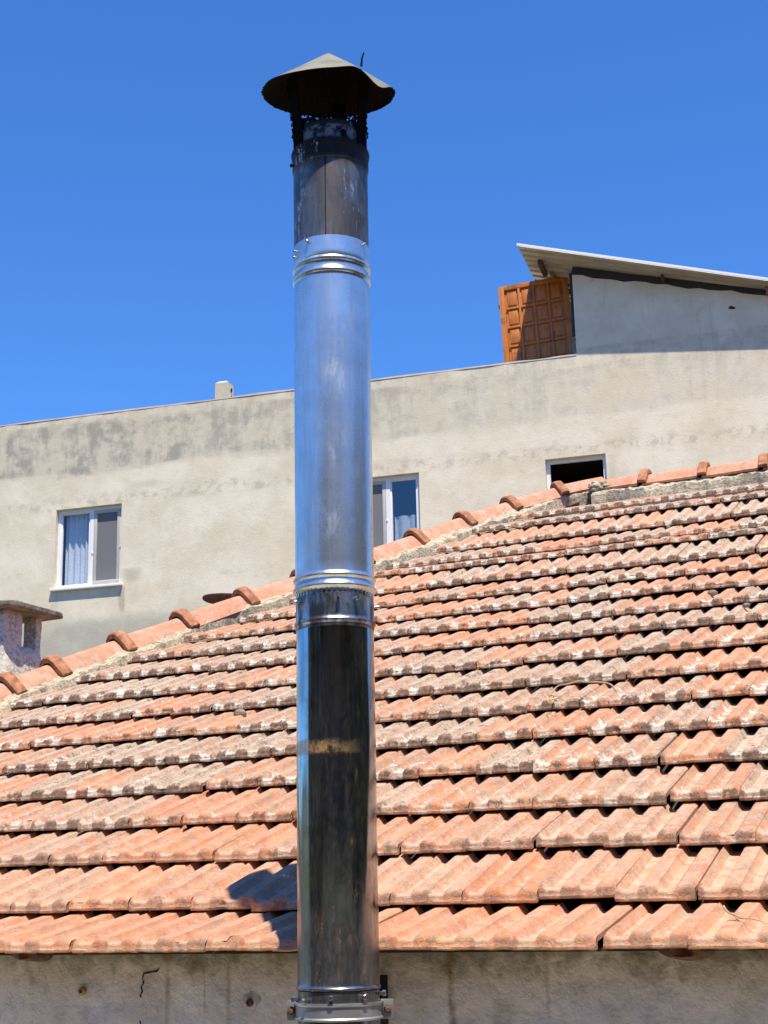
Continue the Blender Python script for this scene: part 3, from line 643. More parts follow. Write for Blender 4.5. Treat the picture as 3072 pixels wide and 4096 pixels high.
for a, k, w_, sp_ in ((R(-144), 1, .042, .024), (R(-34), 1, .040, .014), (R(80), 1, .04, .02)):
    c_, s_ = math.cos(a), math.sin(a); r0, r1 = RB+.002, RB+sp_; tang = Vector((-s_, c_, 0)); mb = MB()
    mb.bar((r0*c_, r0*s_, 1.93), (r0*c_, r0*s_, 1.985), w_, .003, tang.cross(Vector((0, 0, 1)))); mb.bar((r0*c_, r0*s_, 1.983), (r1*c_, r1*s_, 2.140+.02*(s_ > 0)), w_, .003, tang.cross(Vector((0, 0, 1))))
    for j in range(40):
        t = random.random(); e_ = random.choice((-1, 1)); q = Vector((r0*c_, r0*s_, 1.95)).lerp(Vector((r1*c_, r1*s_, 2.12)), t)+tang*(e_*w_/2); z2 = random.uniform(.0015, .004); mb.box(q, (z2, z2, z2*1.4), ch=z2*.2)
    ppart('cap_strut', mb, M_SOOT_SHADE)
mb = MB(); mb.tube([(.088, -.07, 2.165), (.090, -.068, 2.190), (.095, -.066, 2.208)], [.003, .0025, .002], 8); ppart('wire_end', mb, M_SOOT_SHADE)
# bolts
def bolt(a, z, r, m_, head=.006, L=.010, washer=0, par=None):
    c_, s_ = math.cos(a), math.sin(a); M = Matrix.Rotation(a, 3, 'Z') @ Matrix.Rotation(R(90), 3, 'Y'); mb = MB()
    if washer: mb.lathe([(.0005, .0), (washer, .0), (washer, .002), (.0005, .002)], 20, (r*c_, r*s_, z), M)
    mb.lathe([(head*.62, 0), (head*.62, L*.55), (head, L*.55), (head, L), (head*.8, L*1.12), (.0004, L*1.12)], 6 if head > .0065 else 12, (r*c_, r*s_, z), M)
    return ppart('bolt', mb, m_)
for a, z in ((R(-90+7), .712), (R(-90+32), .706), (R(0), .700), (R(-90-60), .706)): bolt(a, z, RL+.001, M_BOLT, .0052, .014)
for a, z in ((R(-90-35), 1.650), (R(-90+58), 1.652), (R(-90-64), 1.640), (R(-90-66), 1.625)): bolt(a, z, RS+.001, M_BOLT, .0045, .008)
for a, z in ((R(-90-46), -.224), (R(-90-8), -.216), (R(-90+36), -.216), (R(-90+80), -.212), (R(-90-84), -.222)): bolt(a, z, RL, M_BOLT, .0068, .014, .0)
bolt(R(-90+22), 1.955, RB, M_SOOT_SHADE, .0085, .006); bolt(R(-168), 1.90, RB, M_SOOT_SHADE, .005, .008)
# pipe clamp with wings and the long fixings into the wall
zc0, zc1 = -.268, -.229; rc = RL+.0025
cl = MB(); prof_ = [(rc, zc0), (rc+.005, zc0), (rc+.0055, zc0+.004), (rc+.002, zc0+.0075), (rc+.0015, zc1-.0075), (rc+.0055, zc1-.004), (rc+.005, zc1), (rc, zc1)]
nA = 60; a0, a1 = R(-180-6), R(6)
vs = []
for r_, z_ in prof_:
    for k in range(nA+1):
        a = a0+(a1-a0)*k/nA; vs.append((r_*math.cos(a), r_*math.sin(a), z_))
cl.add(vs, [(i*(nA+1)+k, i*(nA+1)+k+1, (i+1)*(nA+1)+k+1, (i+1)*(nA+1)+k) for i in range(len(prof_)-1) for k in range(nA)])
for s_ in (-1, 1):
    cl.box((s_*(rc+.011+(s_ > 0)*.003), .006, (zc0+zc1)/2), (.024+(s_ > 0)*.006, .003, .044), ch=.001)
clamp = ppart('pipe_clamp', cl, M_CLAMP)
cl2 = MB(); vs = []
for r_, z_ in prof_:
    for k in range(nA+1):
        a = R(8)+R(164)*k/nA; vs.append((r_*math.cos(a), r_*math.sin(a), z_))
cl2.add(vs, [(i*(nA+1)+k, i*(nA+1)+k+1, (i+1)*(nA+1)+k+1, (i+1)*(nA+1)+k) for i in range(len(prof_)-1) for k in range(nA)])
for s_ in (-1, 1): cl2.box((s_*(rc+.011+(s_ > 0)*.003), .0115, (zc0+zc1)/2), (.024+(s_ > 0)*.006, .003, .044), ch=.001)
ppart('pipe_clamp', cl2, M_CLAMP)
for s_ in (-1, 1):
    mb = MB(); c_ = (s_*(rc+.012+(s_ > 0)*.003), .004, (zc0+zc1)/2); M = Matrix.Rotation(R(90), 3, 'X')
    mb.lathe([(.0004, .001), (.0095, .001), (.0095, .004), (.0065, .0045), (.006, .010), (.005, .0105), (.0045, .019), (.0004, .019)], 12, c_, M); mb.tube([c_, (c_[0], .10, c_[2])], .004, 8)
    ppart('clamp_bolt', mb, M_RBOLT)
# dark angle iron standing on the wall beside the clamp
a_ = wall_xy(822, 2105); b_ = wall_xy(846, 2215)
mb = MB(); mb.box(((a_[0]+b_[0])/2-.003, -.012, (a_[1]+b_[1])/2), (.026, .006, a_[1]-b_[1]), ch=.001); mb.box((a_[0]-.004, -.03, (a_[1]+b_[1])/2), (.005, .04, a_[1]-b_[1]), ch=.001)
o = mb.build('angle_iron', plain('rusty_black_iron', (.035, .026, .022), .85, var=.6, scale=60, bump=.5), pipe, True); o.matrix_parent_inverse = parent_matrix(pipe).inverted(); o.matrix_basis = wframe

# ------------------------------------------------------------------ far building
BA = R(16.59); HV = Vector((math.cos(BA), -math.sin(BA), 0)); FN = Vector((math.sin(BA), math.cos(BA), 0)); FO = FN*(24*math.cos(BA))
FM = Matrix.Translation((FO.x, FO.y, 0)) @ Matrix.Rotation(-BA, 4, 'Z')
blg = empty('plastered_building', (FO.x, FO.y, -3), 'large grey-beige plastered building with three white windows and a stained parapet', 'building', -BA)
def fpart(name, mb_, m_, parent=None, smooth=False, label=None):
    """built in facade coordinates: x along the facade, y into the building, z up (world height)"""
    o = mb_.build(name, m_, parent or blg, smooth)
    if parent is None: o.location = (0, 0, 3)
    if label: o['label'] = label
    return o
WIN = [(-13.0, -11.705, 5.42, 6.885), (-7.53, -6.23, 5.42, 6.885), (-4.09, -3.10, 5.60, 6.875)]
ZP = 8.61; XR = -3.475
xs = sorted({-26, 9, XR}|{w[0] for w in WIN}|{w[1] for w in WIN}); zs = sorted({-3, ZP}|{w[2] for w in WIN}|{w[3] for w in WIN})
def sub(a):
    o = []
    for i in range(len(a)-1):
        n_ = max(1, int((a[i+1]-a[i])/.5)); o += [a[i]+(a[i+1]-a[i])*k/n_ for k in range(n_)]
    return o+[a[-1]]
mb = MB(); bm = bmesh.new(); vd = {}
def vv(x, y, z):
    k = (round(x, 4), round(y, 4), round(z, 4))
    if k not in vd: vd[k] = bm.verts.new(k)
    return vd[k]
X_, Z_ = sub(xs), sub(zs)
for i in range(len(X_)-1):
    for j in range(len(Z_)-1):
        xm, zm = (X_[i]+X_[i+1])/2, (Z_[j]+Z_[j+1])/2
        if any(w[0] < xm < w[1] and w[2] < zm < w[3] for w in WIN): continue
        bm.faces.new([vv(X_[i], 0, Z_[j]), vv(X_[i+1], 0, Z_[j]), vv(X_[i+1], 0, Z_[j+1]), vv(X_[i], 0, Z_[j+1])])
for (x0, x1, z0, z1) in WIN:      # reveals
    for a, b in (((x0, z0), (x1, z0)), ((x1, z0), (x1, z1)), ((x1, z1), (x0, z1)), ((x0, z1), (x0, z0))):
        bm.faces.new([bm.verts.new((a[0], 0, a[1])), bm.verts.new((a[0], .24, a[1])), bm.verts.new((b[0], .24, b[1])), bm.verts.new((b[0], 0, b[1]))])
# parapet top and back, flanks
bm.faces.new([bm.verts.new(q) for q in ((-26, 0, ZP), (XR, 0, ZP), (XR, .20, ZP), (-26, .20, ZP))])
bm.faces.new([bm.verts.new(q) for q in ((-26, .2, ZP), (XR, .2, ZP), (XR, .2, 7.6), (-26, .2, 7.6))])
bm.faces.new([bm.verts.new(q) for q in ((-26, .2, 7.6), (9, .2, 7.6), (9, 10, 7.6), (-26, 10, 7.6))])
for x_ in (-26, 9): bm.faces.new([bm.verts.new(q) for q in ((x_, 0, -3), (x_, 0, ZP), (x_, 10, ZP), (x_, 10, -3))])
# rooftop room front wall, following the falling roof, and its left flank
def roomtop(x): return 10.03-.262*(x-XR)
tops = [(x, roomtop(x)+.012*math.sin(x*5)+.015*math.sin(x*13+1)) for x in np.linspace(XR, 3.2, 40)]
for (xa, za), (xb, zb) in zip(tops[:-1], tops[1:]): bm.faces.new([bm.verts.new(q) for q in ((xa, 0, ZP), (xb, 0, ZP), (xb, 0, zb), (xa, 0, za))])
bm.faces.new([bm.verts.new(q) for q in ((XR, 0, ZP), (XR, .12, ZP), (XR, .12, roomtop(XR)), (XR, 0, roomtop(XR)))])
bm.faces.new([bm.verts.new(q) for q in ((XR, .12, 7.6), (3.2, .12, 7.6), (3.2, .12, roomtop(3.2)), (XR, .12, roomtop(XR)))])
bmesh.ops.remove_doubles(bm, verts=bm.verts[:], dist=.0005); bmesh.ops.recalc_face_normals(bm, faces=bm.faces[:])
me = bpy.data.meshes.new('wall'); bm.to_mesh(me); bm.free()
wo_ = link('wall', me, M_FAC, blg, False); wo_.location = (0, 0, 3)
# thin broken coping of the parapet
P = []; n_ = 300; mb = MB(); vs = []
for i in range(n_+1):
    x_ = -26+(XR+26)*i/n_; k = np.array([x_, 0, 0.]); h_ = .012+.016*float(fbm(k, 1.7, 4)+.3); o_ = .006+.01*float(vnoise(k, 3))
    vs += [(x_, -o_, ZP-.008), (x_, -o_, ZP+h_), (x_, .21, ZP+h_*.9), (x_, .21, ZP-.01)]
mb.add(vs, [(i*4+j, (i+1)*4+j, (i+1)*4+j+1, i*4+j+1) for i in range(n_) for j in range(3)]); fpart('coping', mb, plain('pink_coping', (.74, .62, .52), .9, var=.25, scale=3))
# windows
def frame_rect(mb, x0, x1, z0, z1, w, y, d, mi=0, ch=.006):
    mb.box(((x0+x1)/2, y, z0+w/2), (x1-x0, d, w), ch=ch, mi=mi); mb.box(((x0+x1)/2, y, z1-w/2), (x1-x0, d, w), ch=ch, mi=mi)
    mb.box((x0+w/2, y+.001, (z0+z1)/2), (w, d, z1-z0-2*w+.004), ch=ch, mi=mi); mb.box((x1-w/2, y+.001, (z0+z1)/2), (w, d, z1-z0-2*w+.004), ch=ch, mi=mi)
def curtain(x0, x1, z0, z1, y, folds, par):
    mb = MB(); nx_, nz_ = 90, 12; vs = []
    for j in range(nz_+1):
        for i in range(nx_+1):
            t = i/nx_; vs.append((x0+(x1-x0)*t, y+.022*math.sin(t*folds*2*math.pi+.6*math.sin(t*9))+.008*math.sin(t*folds*5), z0+(z1-z0)*j/nz_+(.0 if j else .01*math.sin(t*50))))
    mb.add(vs, [(j*(nx_+1)+i, j*(nx_+1)+i+1, (j+1)*(nx_+1)+i+1, (j+1)*(nx_+1)+i) for j in range(nz_) for i in range(nx_)])
    o = mb.build('curtain', M_CURT, par); return o
def darkroom(x0, x1, z0, z1, par, y0=.245):
    mb = MB(); vs = [(x, y, z) for x in (x0-.3, x1+.3) for y in (y0, 2.2) for z in (z0-.4, z1+.2)]
    mb.add(vs, [(0, 1, 3, 2), (4, 6, 7, 5), (2, 3, 7, 6), (0, 2, 6, 4), (1, 5, 7, 3)]); return mb.build('room_behind', M_DARK, par, False)
def clip_(mb, x, z): mb.box((x, .085, z), (.035, .03, .03), ch=.003); mb.box((x, .075, z+.018), (.012, .02, .03), ch=.002)
def window(k, xm, scr):
    x0, x1, z0, z1 = WIN[k]; y = .115
    fr = MB(); frame_rect(fr, x0, x1, z0, z1, .062, y, .06)
    if xm: fr.box((xm, y-.004, (z0+z1)/2), (.075, .062, z1-z0-.12), ch=.006)
    w = fpart('window', fr, M_UPVC)
    sill = MB(); sill.box(((x0+x1)/2, .02, z0-.012), (x1-x0+.11, .18, .045), ch=.008); sill.build('sill', M_UPVC, w)
    if not xm:
        darkroom(x0, x1, z0, z1, w); return w
    for side, (a, b) in (('l', (x0+.055, xm-.035)), ('r', (xm+.035, x1-.055))):
        if side == scr:
            s2 = MB(); frame_rect(s2, a+.004, b-.004, z0+.058, z1-.058, .062, y-.022, .03, ch=.008); s_ = s2.build('screen_frame', M_SCREEN_FRAME, w, True)
            g = MB(); g.box(((a+b)/2, y-.012, (z0+z1)/2), (b-a-.12, .002, z1-z0-.23)); g.build('insect_screen', M_MESH, w, False)
            [(lambda c_: (clip_(c_, xx, zz), c_.build('catch', M_UPVC, w)))(MB()) for xx, zz in ((a-.01, z0+.62), (b+.01, z0+.70))]
        else:
            s2 = MB(); frame_rect(s2, a+.002, b-.002, z0+.06, z1-.06, .028, y+.004, .05, ch=.006); s2.build('sash', M_UPVC, w, True)
            g = MB(); g.add([(a+.02, y+.01, z0+.07), (b-.02, y+.01, z0+.07), (b-.02, y+.01, z1-.07), (a+.02, y+.01, z1-.07)], [(0, 1, 2, 3)]); g.build('pane', M_GLASS if k == 0 else M_GLASS2, w, False)
            curtain(a+.03, b-.04, z0+.05, (z1-.03) if k == 0 else z0+.80, y+.12, 4.5 if k == 0 else 2.2, w)
    darkroom(x0, x1, z0, z1, w); return w
window(0, -12.325, 'r')['label'] = 'window with a lace curtain and a grey insect screen'
window(1, -6.80, 'l')['label'] = 'window reflecting the blue sky, half behind the flue'
window(2, None, None)['label'] = 'open window with a black interior just above the roof ridge'
# wall marks: rusty hole on the upper right wall
mb = MB(); mb.lathe([(.05, 0), (.03, -.006), (.012, -.004), (.0005, -.003)], 14, (-.93, -.001, 9.09), Matrix.Rotation(R(-90), 3, 'X'), fn=lambda q, a, i: Vector((q.x*(1.1+.3*math.sin(3*a)), q.y*(.6+.2*math.sin(2*a)), q.z)))
fpart('stain_hole', mb, plain('rusty_hole', (.06, .04, .03), .95, var=.5, scale=60), smooth=True)
# corrugated sheet roof over the rooftop room
def fac_pt(x, y, d):
    q = on_plane(x, y, FO-FN*d, FN); l = FM.inverted() @ q; return Vector((l.x, l.y, l.z))
A_ = fac_pt(1118, 530, .60); B_ = fac_pt(1659, 605, .35); dd = (B_-A_); B2 = A_+dd*1.9; back = Vector((0, 4.2, -.10))
m = Mat('corrugated_steel', .45, .55); nn = m.noise(3, 5, .7, stretch=(.25, 1, 1)); ns = m.noise(40, 5, .7)
m.col(m.mix(m.mul(m.ss(ns, .62, .70), .6), m.mix(m.ss(nn, .35, .65), (.40, .37, .31), (.52, .49, .43)), (.22, .12, .07))); m.set('Metallic', .25); M_CORR = m.m
pitch = .21; prf = [(0, 0), (.085, 0), (.105, .048), (.170, .048), (.190, 0)]; mb = MB(); line = []
kmax = int(4.2/pitch)
for k in range(kmax):
    for a_, h_ in prf: line.append((k*pitch+a_, h_))
line.append((kmax*pitch, 0))
vs = []; ns_ = 14
for th in (0, -.004):
    for i in range(ns_+1):
        b0 = A_.lerp(B2, i/ns_)
        for yy, h_ in line: vs.append(b0+back*(yy/4.2)+Vector((0, 0, h_-.012+th)))
m_ = len(line); T0 = (ns_+1)*m_
fs = []
for i in range(ns_):
    for j in range(m_-1):
        q = (i*m_+j, (i+1)*m_+j, (i+1)*m_+j+1, i*m_+j+1); fs.append(q); fs.append(tuple(T0+t for t in reversed(q)))
fs += [(j, j+1, T0+j+1, T0+j) for j in range(m_-1)]
mb.add(vs, fs)
# bright folded front edge
shed = fpart('sheet_roof', mb, M_CORR)
mb = MB(); mb.bar(A_+Vector((-.01, -.012, .015)), B2+Vector((0, -.012, .015)), .016, .038, mi=0); e_ = mb.build('edge_trim', plain('white_edge', (.80, .80, .80), .5, var=.05), shed, False)
def beam(a, b, w, h, m_): mb = MB(); mb.bar(a, b, w, h); return mb.build('beam', m_, shed, False)
def shz(x, y, o=0): t = (x-A_.x)/dd.x; return A_.z+dd.z*t-.10*(y+.35)/4.2-.03+o
beam((-3.98, -.16, shz(-3.98, -.16, -.04)), (-3.98, .35, shz(-3.98, .35, -.05)), .07, .08, M_RUSTST)
beam((-3.86, .30, shz(-3.86, .3, -.035)), (-3.86, 2.6, shz(-3.86, 2.6, -.04)), .06, .06, M_TIMBER)
beam((-1.98, -.16, shz(-1.98, -.16, -.04)), (-1.98, .3, shz(-1.98, .3, -.04)), .05, .07, M_RUSTST)
beam((-.35, -.16, shz(-.35, -.16, -.05)), (-.35, .3, shz(-.35, .3, -.05)), .05, .09, M_TIMBER)
beam((-3.9, .75, shz(-3.9, .75, -.11)), (-3.45, .45, shz(-3.45, .45, -.11)), .05, .07, M_TIMBER)
beam((XR+.0, .06, shz(XR, .06, -.055)), (3.2, .06, shz(3.2, .06, -.055)), .10, .13, M_STEELB)
beam((-4.1, .9, shz(-4.1, .9, -.09)), (3.2, .9, shz(3.2, .9, -.09)), .06, .10, M_STEELB)
mb = MB(); mb.bar((XR-.045, .20, 9.02), (XR-.045, .20, roomtop(XR)+.12), .06, .06); mb.build('post', M_STEELB, shed, False)
mb = MB(); mb.box((XR-.06, .35, 8.86), (.09, .12, .36)); mb.build('block_pier', M_GTIMBER, shed, False)
mb = MB(); mb.box((XR-.05, .30, 8.62), (.12, .06, .16)); mb.build('block_pier', M_STEELB, shed, False)
# rooftop vent block on the parapet
vt = empty('rooftop_vent', FM @ Vector((-9.83, .18, ZP)), 'small beige concrete vent block with two round holes on the parapet', 'roof vent', -BA)
mb = MB(); mb.box((0, 0, .145), (.26, .24, .37), ch=.01)
vs = [(-.13, -.12, .325), (.13, -.12, .325), (.13, .12, .325), (-.13, .12, .325), (-.07, -.07, .37), (.07, -.07, .37), (.07, .07, .37), (-.07, .07, .37)]
mb.add(vs, [(0, 1, 5, 4), (1, 2, 6, 5), (2, 3, 7, 6), (3, 0, 4, 7), (4, 5, 6, 7)]); mb.build('vent_block', M_FAC, vt, False).location = (0, 0, 0)
for z_ in (.20, .06):
    mb = MB(); mb.lathe([(.048, -.02), (.048, .004), (.055, .006), (.058, .0)], 24, (.131, .01, z_), Matrix.Rotation(R(90), 3, 'Y')); mb.lathe([(.0005, -.001), (.048, -.001)], 24, (.132, .01, z_), Matrix.Rotation(R(90), 3, 'Y'), mi=1)
    mb.build('vent_hole', [M_FAC, M_DARK], vt)

# ------------------------------------------------------------------ wooden door leaning behind the parapet
def wood_mat():
    m = Mat('varnished_pine', .5); g = m.noise(5, 6, .65, stretch=(6, 6, .5), dist=1.2); g2 = m.noise(40, 4, .6, stretch=(4, 4, .2)); kn = m.noise(3, 3, off=3)
    c = m.mix(m.ss(g, .35, .65), (.54, .175, .014), (.36, .10, .009)); c = m.mix(m.mul(m.ss(g2, .45, .7), .4), c, (.62, .235, .022)); c = m.mix(m.mul(m.ss(kn, .58, .66), .6), c, (.20, .06, .014))
    m.col(c); m.set('Roughness', .45); m.bump(g2, .1, .002); return m.m
M_WOOD = wood_mat()
def fac_pt(x, y, d):
    q = on_plane(x, y, FO-FN*d, FN); l = FM.inverted() @ q; return Vector((l.x, l.y, l.z))
D1, D2, D3 = fac_pt(1073, 612, -.42), fac_pt(1223, 592, -.42), fac_pt(1089, 786, -.42)
DTOP = (D1.z+D2.z)/2; DW = D2.x-D1.x; DT = math.atan2(D3.x-D1.x, D1.z-D3.z)
dr = empty('wooden_door', FM @ Vector(((D1.x+D2.x)/2+2.16*math.sin(DT), .42, DTOP-2.16)), 'orange-brown panelled wooden door propped upright behind the parapet', 'door', -BA)
DH = 2.16; tilt = Matrix.Rotation(-DT, 3, 'Y') @ Matrix.Rotation(R(-3), 3, 'X')
def dbox(mb, x0, x1, y0, y1, z0, z1, ch=.004): mb.box(tilt @ Vector(((x0+x1)/2, (y0+y1)/2, (z0+z1)/2)), (x1-x0, y1-y0, z1-z0), tilt, ch=ch)
mb = MB(); hw = DW/2
dbox(mb, -hw, hw, .012, .040, 0, DH)
dbox(mb, -hw, -hw+.095, -.022, .012, 0, DH); dbox(mb, hw-.095, hw, -.022, .012, 0, DH); dbox(mb, -hw+.095, hw-.095, -.022, .011, DH-.085, DH)
cw = (DW-.19)/4
for i in (1, 2, 3): dbox(mb, -hw+.095+cw*i-.018, -hw+.095+cw*i+.018, -.020, .0105, 0, DH-.085)
rows_ = [DH-.085-.355*k for k in range(1, 6)]
for z_ in rows_:
    for i in range(4): dbox(mb, -hw+.095+cw*i+.019, -hw+.095+cw*(i+1)-.019, -.019, .0108, z_-.018, z_+.018)
mb.build('door_frame', M_WOOD, dr, True)
for j, z_ in enumerate([DH-.085]+rows_[:-1]):
    for i in range(4):
        mb = MB(); x0 = -hw+.095+cw*i+.05; x1 = -hw+.095+cw*(i+1)-.05; dbox(mb, x0, x1, -.004, .0118, z_-.355+.06, z_-.05 if j else z_-.045, ch=.006); mb.build('door_panel', M_WOOD, dr, True)
mb = MB(); dbox(mb, -hw-.022, -hw+.0, .0, .03, DH-.40, DH-.33, .003); mb.build('hinge', M_STEELB, dr)
# timber block lying behind the door top
tb = empty('timber_block', FM @ Vector((-4.50, .72, 9.75)), 'grey cracked timber block showing above the top edge of the leaning door', 'timber')
tb.rotation_euler = (0, 0, -BA)
mb = MB(); mb.box((.0, 0, .245), (.30, .10, .12), ch=.006); mb.build('timber_end', M_GTIMBER, tb)
mb = MB(); mb.box((.0, 0, -.80), (.09, .09, 1.96), ch=.004); mb.build('timber_prop', M_GTIMBER, tb)

# ------------------------------------------------------------------ masonry chimney at the left edge
CB = at(130, 1336, 9.0)                      # far right corner of its slab
ch_ = empty('masonry_chimney', (CB.x-.25, CB.y-.25, CB.z-1.6), 'rough whitewashed masonry chimney with open sides under a mossy concrete slab', 'chimney')
def cm_frame(a, b, z): return CB+EV*a+NV*b+Vector((0, 0, z))       # a<=0 along the eave, b<=0 towards the viewer
def rough_box(a0, a1, b0, b1, z0, z1, seg, amp, sc, m_, name, par, taper=0, fn=None):
    bm = bmesh.new(); bmesh.ops.create_cube(bm, size=1); bmesh.ops.subdivide_edges(bm, edges=bm.edges[:], cuts=seg, use_grid_fill=True)
    A = np.array([tuple(v.co) for v in bm.verts]); t = A[:, 2]+.5
    A = A/np.maximum(1, (np.abs(A*2)**10).sum(1)**(1/10))[:, None]*1.0
    a_ = (a0+a1)/2+A[:, 0]*(a1-a0)*(1-taper*t); b_ = (b0+b1)/2+A[:, 1]*(b1-b0)*(1-taper*t); z_ = (z0+z1)/2+A[:, 2]*(z1-z0)
    if fn: z_ = fn(a_, b_, z_, t)
    P = np.array(CB)+a_[:, None]*np.array(EV)+b_[:, None]*np.array(NV)+np.stack([0*z_, 0*z_, z_], -1)
    c = P.mean(0); d = (P-c); d /= np.linalg.norm(d, axis=1)[:, None]+1e-9
    P = P+d*(fbm(P+2, sc, 4)*amp)[:, None]
    bm.verts.index_update(); mb = MB(); mb.add(P.tolist(), [[v.index for v in f.verts] for f in bm.faces]); bm.free()
    return mb.build(name, m_, par, True, True)
m = Mat('whitewash', .95); n1 = m.noise(7, 5, .7); n2 = m.noise(45, 6, .75)
m.col(m.mix(m.mul(m.ss(n2, .42, .6), m.ss(n1, .35, .6)), (.76, .73, .61), (.34, .32, .27))); m.bump(n2, .9, .015); M_WHITEW = m.m
m = Mat('mossy_concrete', .95); n1 = m.noise(12, 5, .7); n2 = m.noise(60, 5, .75)
m.col(m.mix(m.ss(n1, .4, .6), m.mix(m.ss(n2, .4, .6), (.09, .075, .05), (.22, .19, .14)), (.30, .28, .22))); m.bump(n2, .9, .01); M_MOSS = m.m
rough_box(-.60, .035, -.53, .02, -.006, .034, 14, .016, 14, M_MOSS, 'slab', ch_)
rough_box(-.52, -.045, -.46, -.07, -1.6, -.20, 26, .03, 5, M_WHITEW, 'chimney_body', ch_)
for a0, a1, b0, b1 in ((-.17, -.075, -.135, -.075), (-.17, -.07, -.45, -.27), (-.50, -.40, -.14, -.06), (-.50, -.40, -.45, -.36)):
    rough_box(a0, a1, b0, b1, -.34, .005, 10, .016, 9, M_WHITEW, 'pillar', ch_)

# ------------------------------------------------------------------ small round flue hat behind the hip
c_ = at(495, 1293, 10.2)
fc = empty('flue_hat', (c_.x, c_.y, c_.z-.885), 'thin rusty dark round metal hat on wire legs behind the hip tiles', 'flue hat')
mb = MB(); RR = .187
def wv(q, a, i): return Vector((q.x, q.y, q.z+.006*math.sin(2*a+.7)*(math.hypot(q.x, q.y)/RR)))
mb.lathe([(.001, .905), (.08, .902), (.15, .897), (RR, .888), (RR, .880), (.15, .889), (.08, .894), (.001, .897)], 48, fn=wv)
mb.build('hat', plain('rust_sheet', (.085, .045, .035), .8, .2, var=.4, scale=30), fc)
for a in (R(200), R(265), R(20), R(110)):
    mb = MB(); mb.tube([(.075*math.cos(a), .075*math.sin(a), .55), (.075*math.cos(a), .075*math.sin(a), .895)], .003, 8); mb.build('leg', M_STEELB, fc)
mb = MB(); mb.lathe([(.085, -.4), (.085, .62), (.08, .62), (.08, .3)], 32); mb.build('flue', M_CLAMP, fc)

# ------------------------------------------------------------------ dry vine stems on the tiles
M_VINE = plain('dry_stem', (.50, .38, .22), .9, var=.4, scale=60)
def vine(name, lists, label):
    root = None
    allp = []
    mb = MB()
    for pts, r_ in lists:
        P = [on_roof(x, y, h) for x, y, h in pts]; Q = []
        for i in range(len(P)-1):
            a, b, c, d = P[max(i-1, 0)], P[i], P[i+1], P[min(i+2, len(P)-1)]
            for t in (0, .25, .5, .75): Q.append(.5*((2*b)+(c-a)*t+(2*a-5*b+4*c-d)*t*t+(3*b-a-3*c+d)*t**3))
        Q.append(P[-1]); mb.tube(Q, [r_*(1-.5*i/len(Q)) for i in range(len(Q))], 6)
    org = Vector(mb.v[0]); o = mb.build(name, M_VINE, None, True, shift=org); o.location = org; return tag(o, label, 'dry stem')
vine('dry_vine', [([(1330, 1492, .055), (1318, 1478, .075), (1295, 1474, .08), (1268, 1474, .085), (1250, 1472, .085), (1225, 1478, .085), (1205, 1482, .08), (1190, 1500, .07), (1183, 1512, .065), (1190, 1520, .06), (1197, 1512, .06), (1194, 1502, .07), (1184, 1502, .075)], .0038),
                  ([(1183, 1512, .06), (1172, 1516, .055), (1160, 1505, .07), (1165, 1497, .08), (1185, 1495, .08)], .0016), ([(1195, 1512, .06), (1208, 1508, .07), (1220, 1515, .06), (1224, 1522, .05)], .0018), ([(1190, 1502, .07), (1210, 1505, .07), (1222, 1498, .075), (1240, 1500, .07)], .0014)],
     'thin curly dry vine stem lying on the lichened tiles halfway up the roof')
vine('dry_twig', [([(1563, 1958, .06), (1572, 1970, .065), (1585, 1976, .065), (1600, 1983, .06), (1612, 1984, .06)], .0030), ([(1585, 1976, .06), (1592, 1986, .055), (1600, 1990, .05)], .0018), ([(1600, 1983, .06), (1625, 1985, .06), (1648, 1992, .055), (1662, 2002, .05)], .0016)],
     'small forked dry twig lying on the lowest tiles near the right edge')
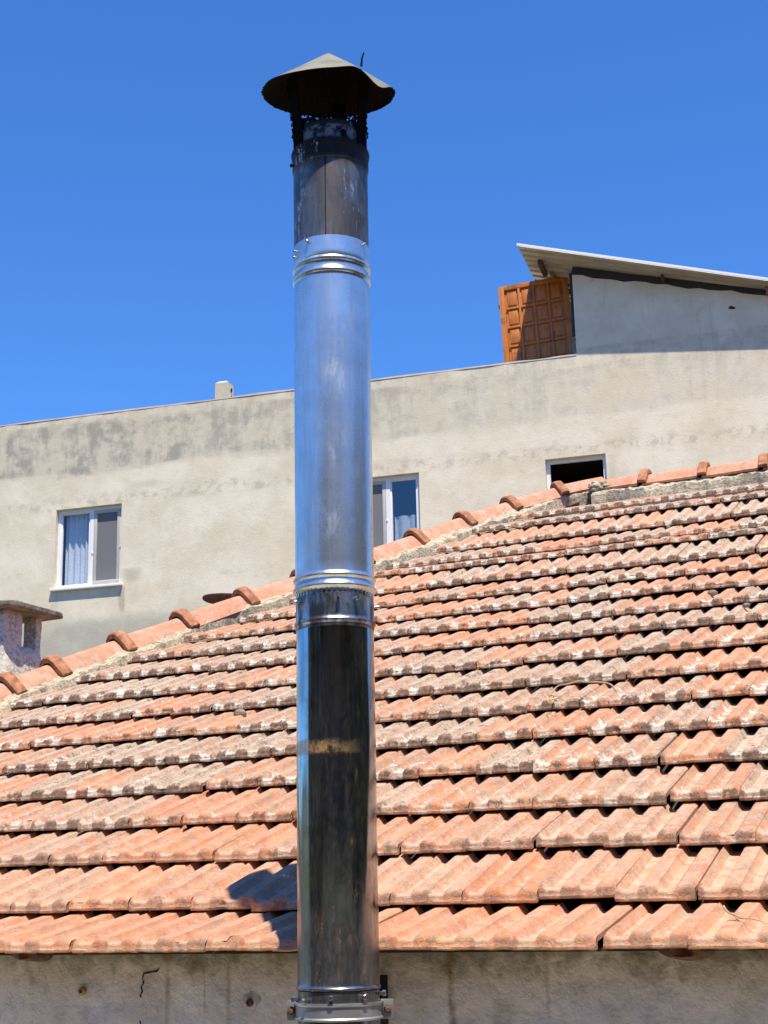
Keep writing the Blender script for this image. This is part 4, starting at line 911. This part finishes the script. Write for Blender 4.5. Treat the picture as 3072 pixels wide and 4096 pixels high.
# small mossy stones lodged between tiles
for (x_, y_, rad, lab) in ((520, 1542, .024, 'mossy round stone lodged on the tiles just left of the flue'), (1539, 1281, .018, 'small pale stone lodged between tiles in the upper right of the roof'),
                           (1612, 1307, .014, 'tiny dark stone lodged between tiles at the right edge of the photo'), (1444, 1139, .012, 'tiny dark stone near the ridge above the upper right tiles')):
    bm = bmesh.new(); bmesh.ops.create_icosphere(bm, subdivisions=3, radius=rad); A = np.array([tuple(v.co) for v in bm.verts]); A = A*[1.25, 1, .8]*(1+fbm(A+x_, 30, 3)[:, None]*.6)
    bm.verts.index_update(); mb = MB(); mb.add(A.tolist(), [[v.index for v in f.verts] for f in bm.faces]); bm.free()
    o = mb.build('stone', M_MOSS); o.location = on_roof(x_, y_, .012); tag(o, lab, 'stone', 'small stones lodged between the tiles')

# ------------------------------------------------------------------ the street side behind the viewer (lights and reflections)
hb = empty('balcony_house', (0, -3.2, -3), 'cream house with a deep shaded balcony on the near side of the yard', 'house')
M_CREAM = plain('cream_render', (.52, .47, .38), .9, var=.15, scale=2); M_SHADE = plain('balcony_shade_brown', (.085, .078, .068), .7, var=.4, scale=3)  # the dark brown paints in the shade of the balcony and lower wall
mb = MB(); mb.box((0, -3.2, 3.05), (15, .3, 1.2)); mb.build('upper_wall', M_CREAM, hb, False, True)
mb = MB(); mb.box((0, -3.9, 1.6), (15, .2, 2.6)); mb.build('balcony_back', M_SHADE, hb, False, True)
mb = MB(); mb.box((0, -2.9, -1.6), (15, .3, 2.8)); mb.box((0, -3.4, .15), (15, 1.2, .18)); mb.build('lower_wall', M_SHADE, hb, False, True)
mb = MB(); mb.box((0, -3.3, 2.4), (15.2, 1.6, .14)); mb.build('canopy', M_SHADE, hb, False, True)
M_HEDGE = plain('dark_hedge_leaves', (.035, .055, .022), .9, var=.7, scale=6, bump=1)
def hedge(x0, x1, y0, y1, z1, lab):
    bm = bmesh.new(); bmesh.ops.create_cube(bm, size=1); bmesh.ops.subdivide_edges(bm, edges=bm.edges[:], cuts=24, use_grid_fill=True)
    A = np.array([tuple(v.co) for v in bm.verts])*[x1-x0, y1-y0, z1+3]+[(x0+x1)/2, (y0+y1)/2, (z1-3)/2]; A = A+fbm(A, 1.5, 4)[:, None]*[.5, .5, .9]
    bm.verts.index_update(); mb = MB(); mb.add(A.tolist(), [[v.index for v in f.verts] for f in bm.faces]); bm.free()
    tag(mb.build('hedge', M_HEDGE), lab, 'hedge')
hedge(-6.6, -5.4, -3, 3.1, 1.75, 'tall dark hedge added out of view on the left to darken the flue reflection')  # unseen, put in so the flue mirrors dark green on this side
hedge(6.4, 7.6, -3, 6.5, 3.3, 'tall dark hedge added out of view on the right to hide sky in the flue reflection')  # unseen, raised and lengthened to block sky mirrored in the lower flue
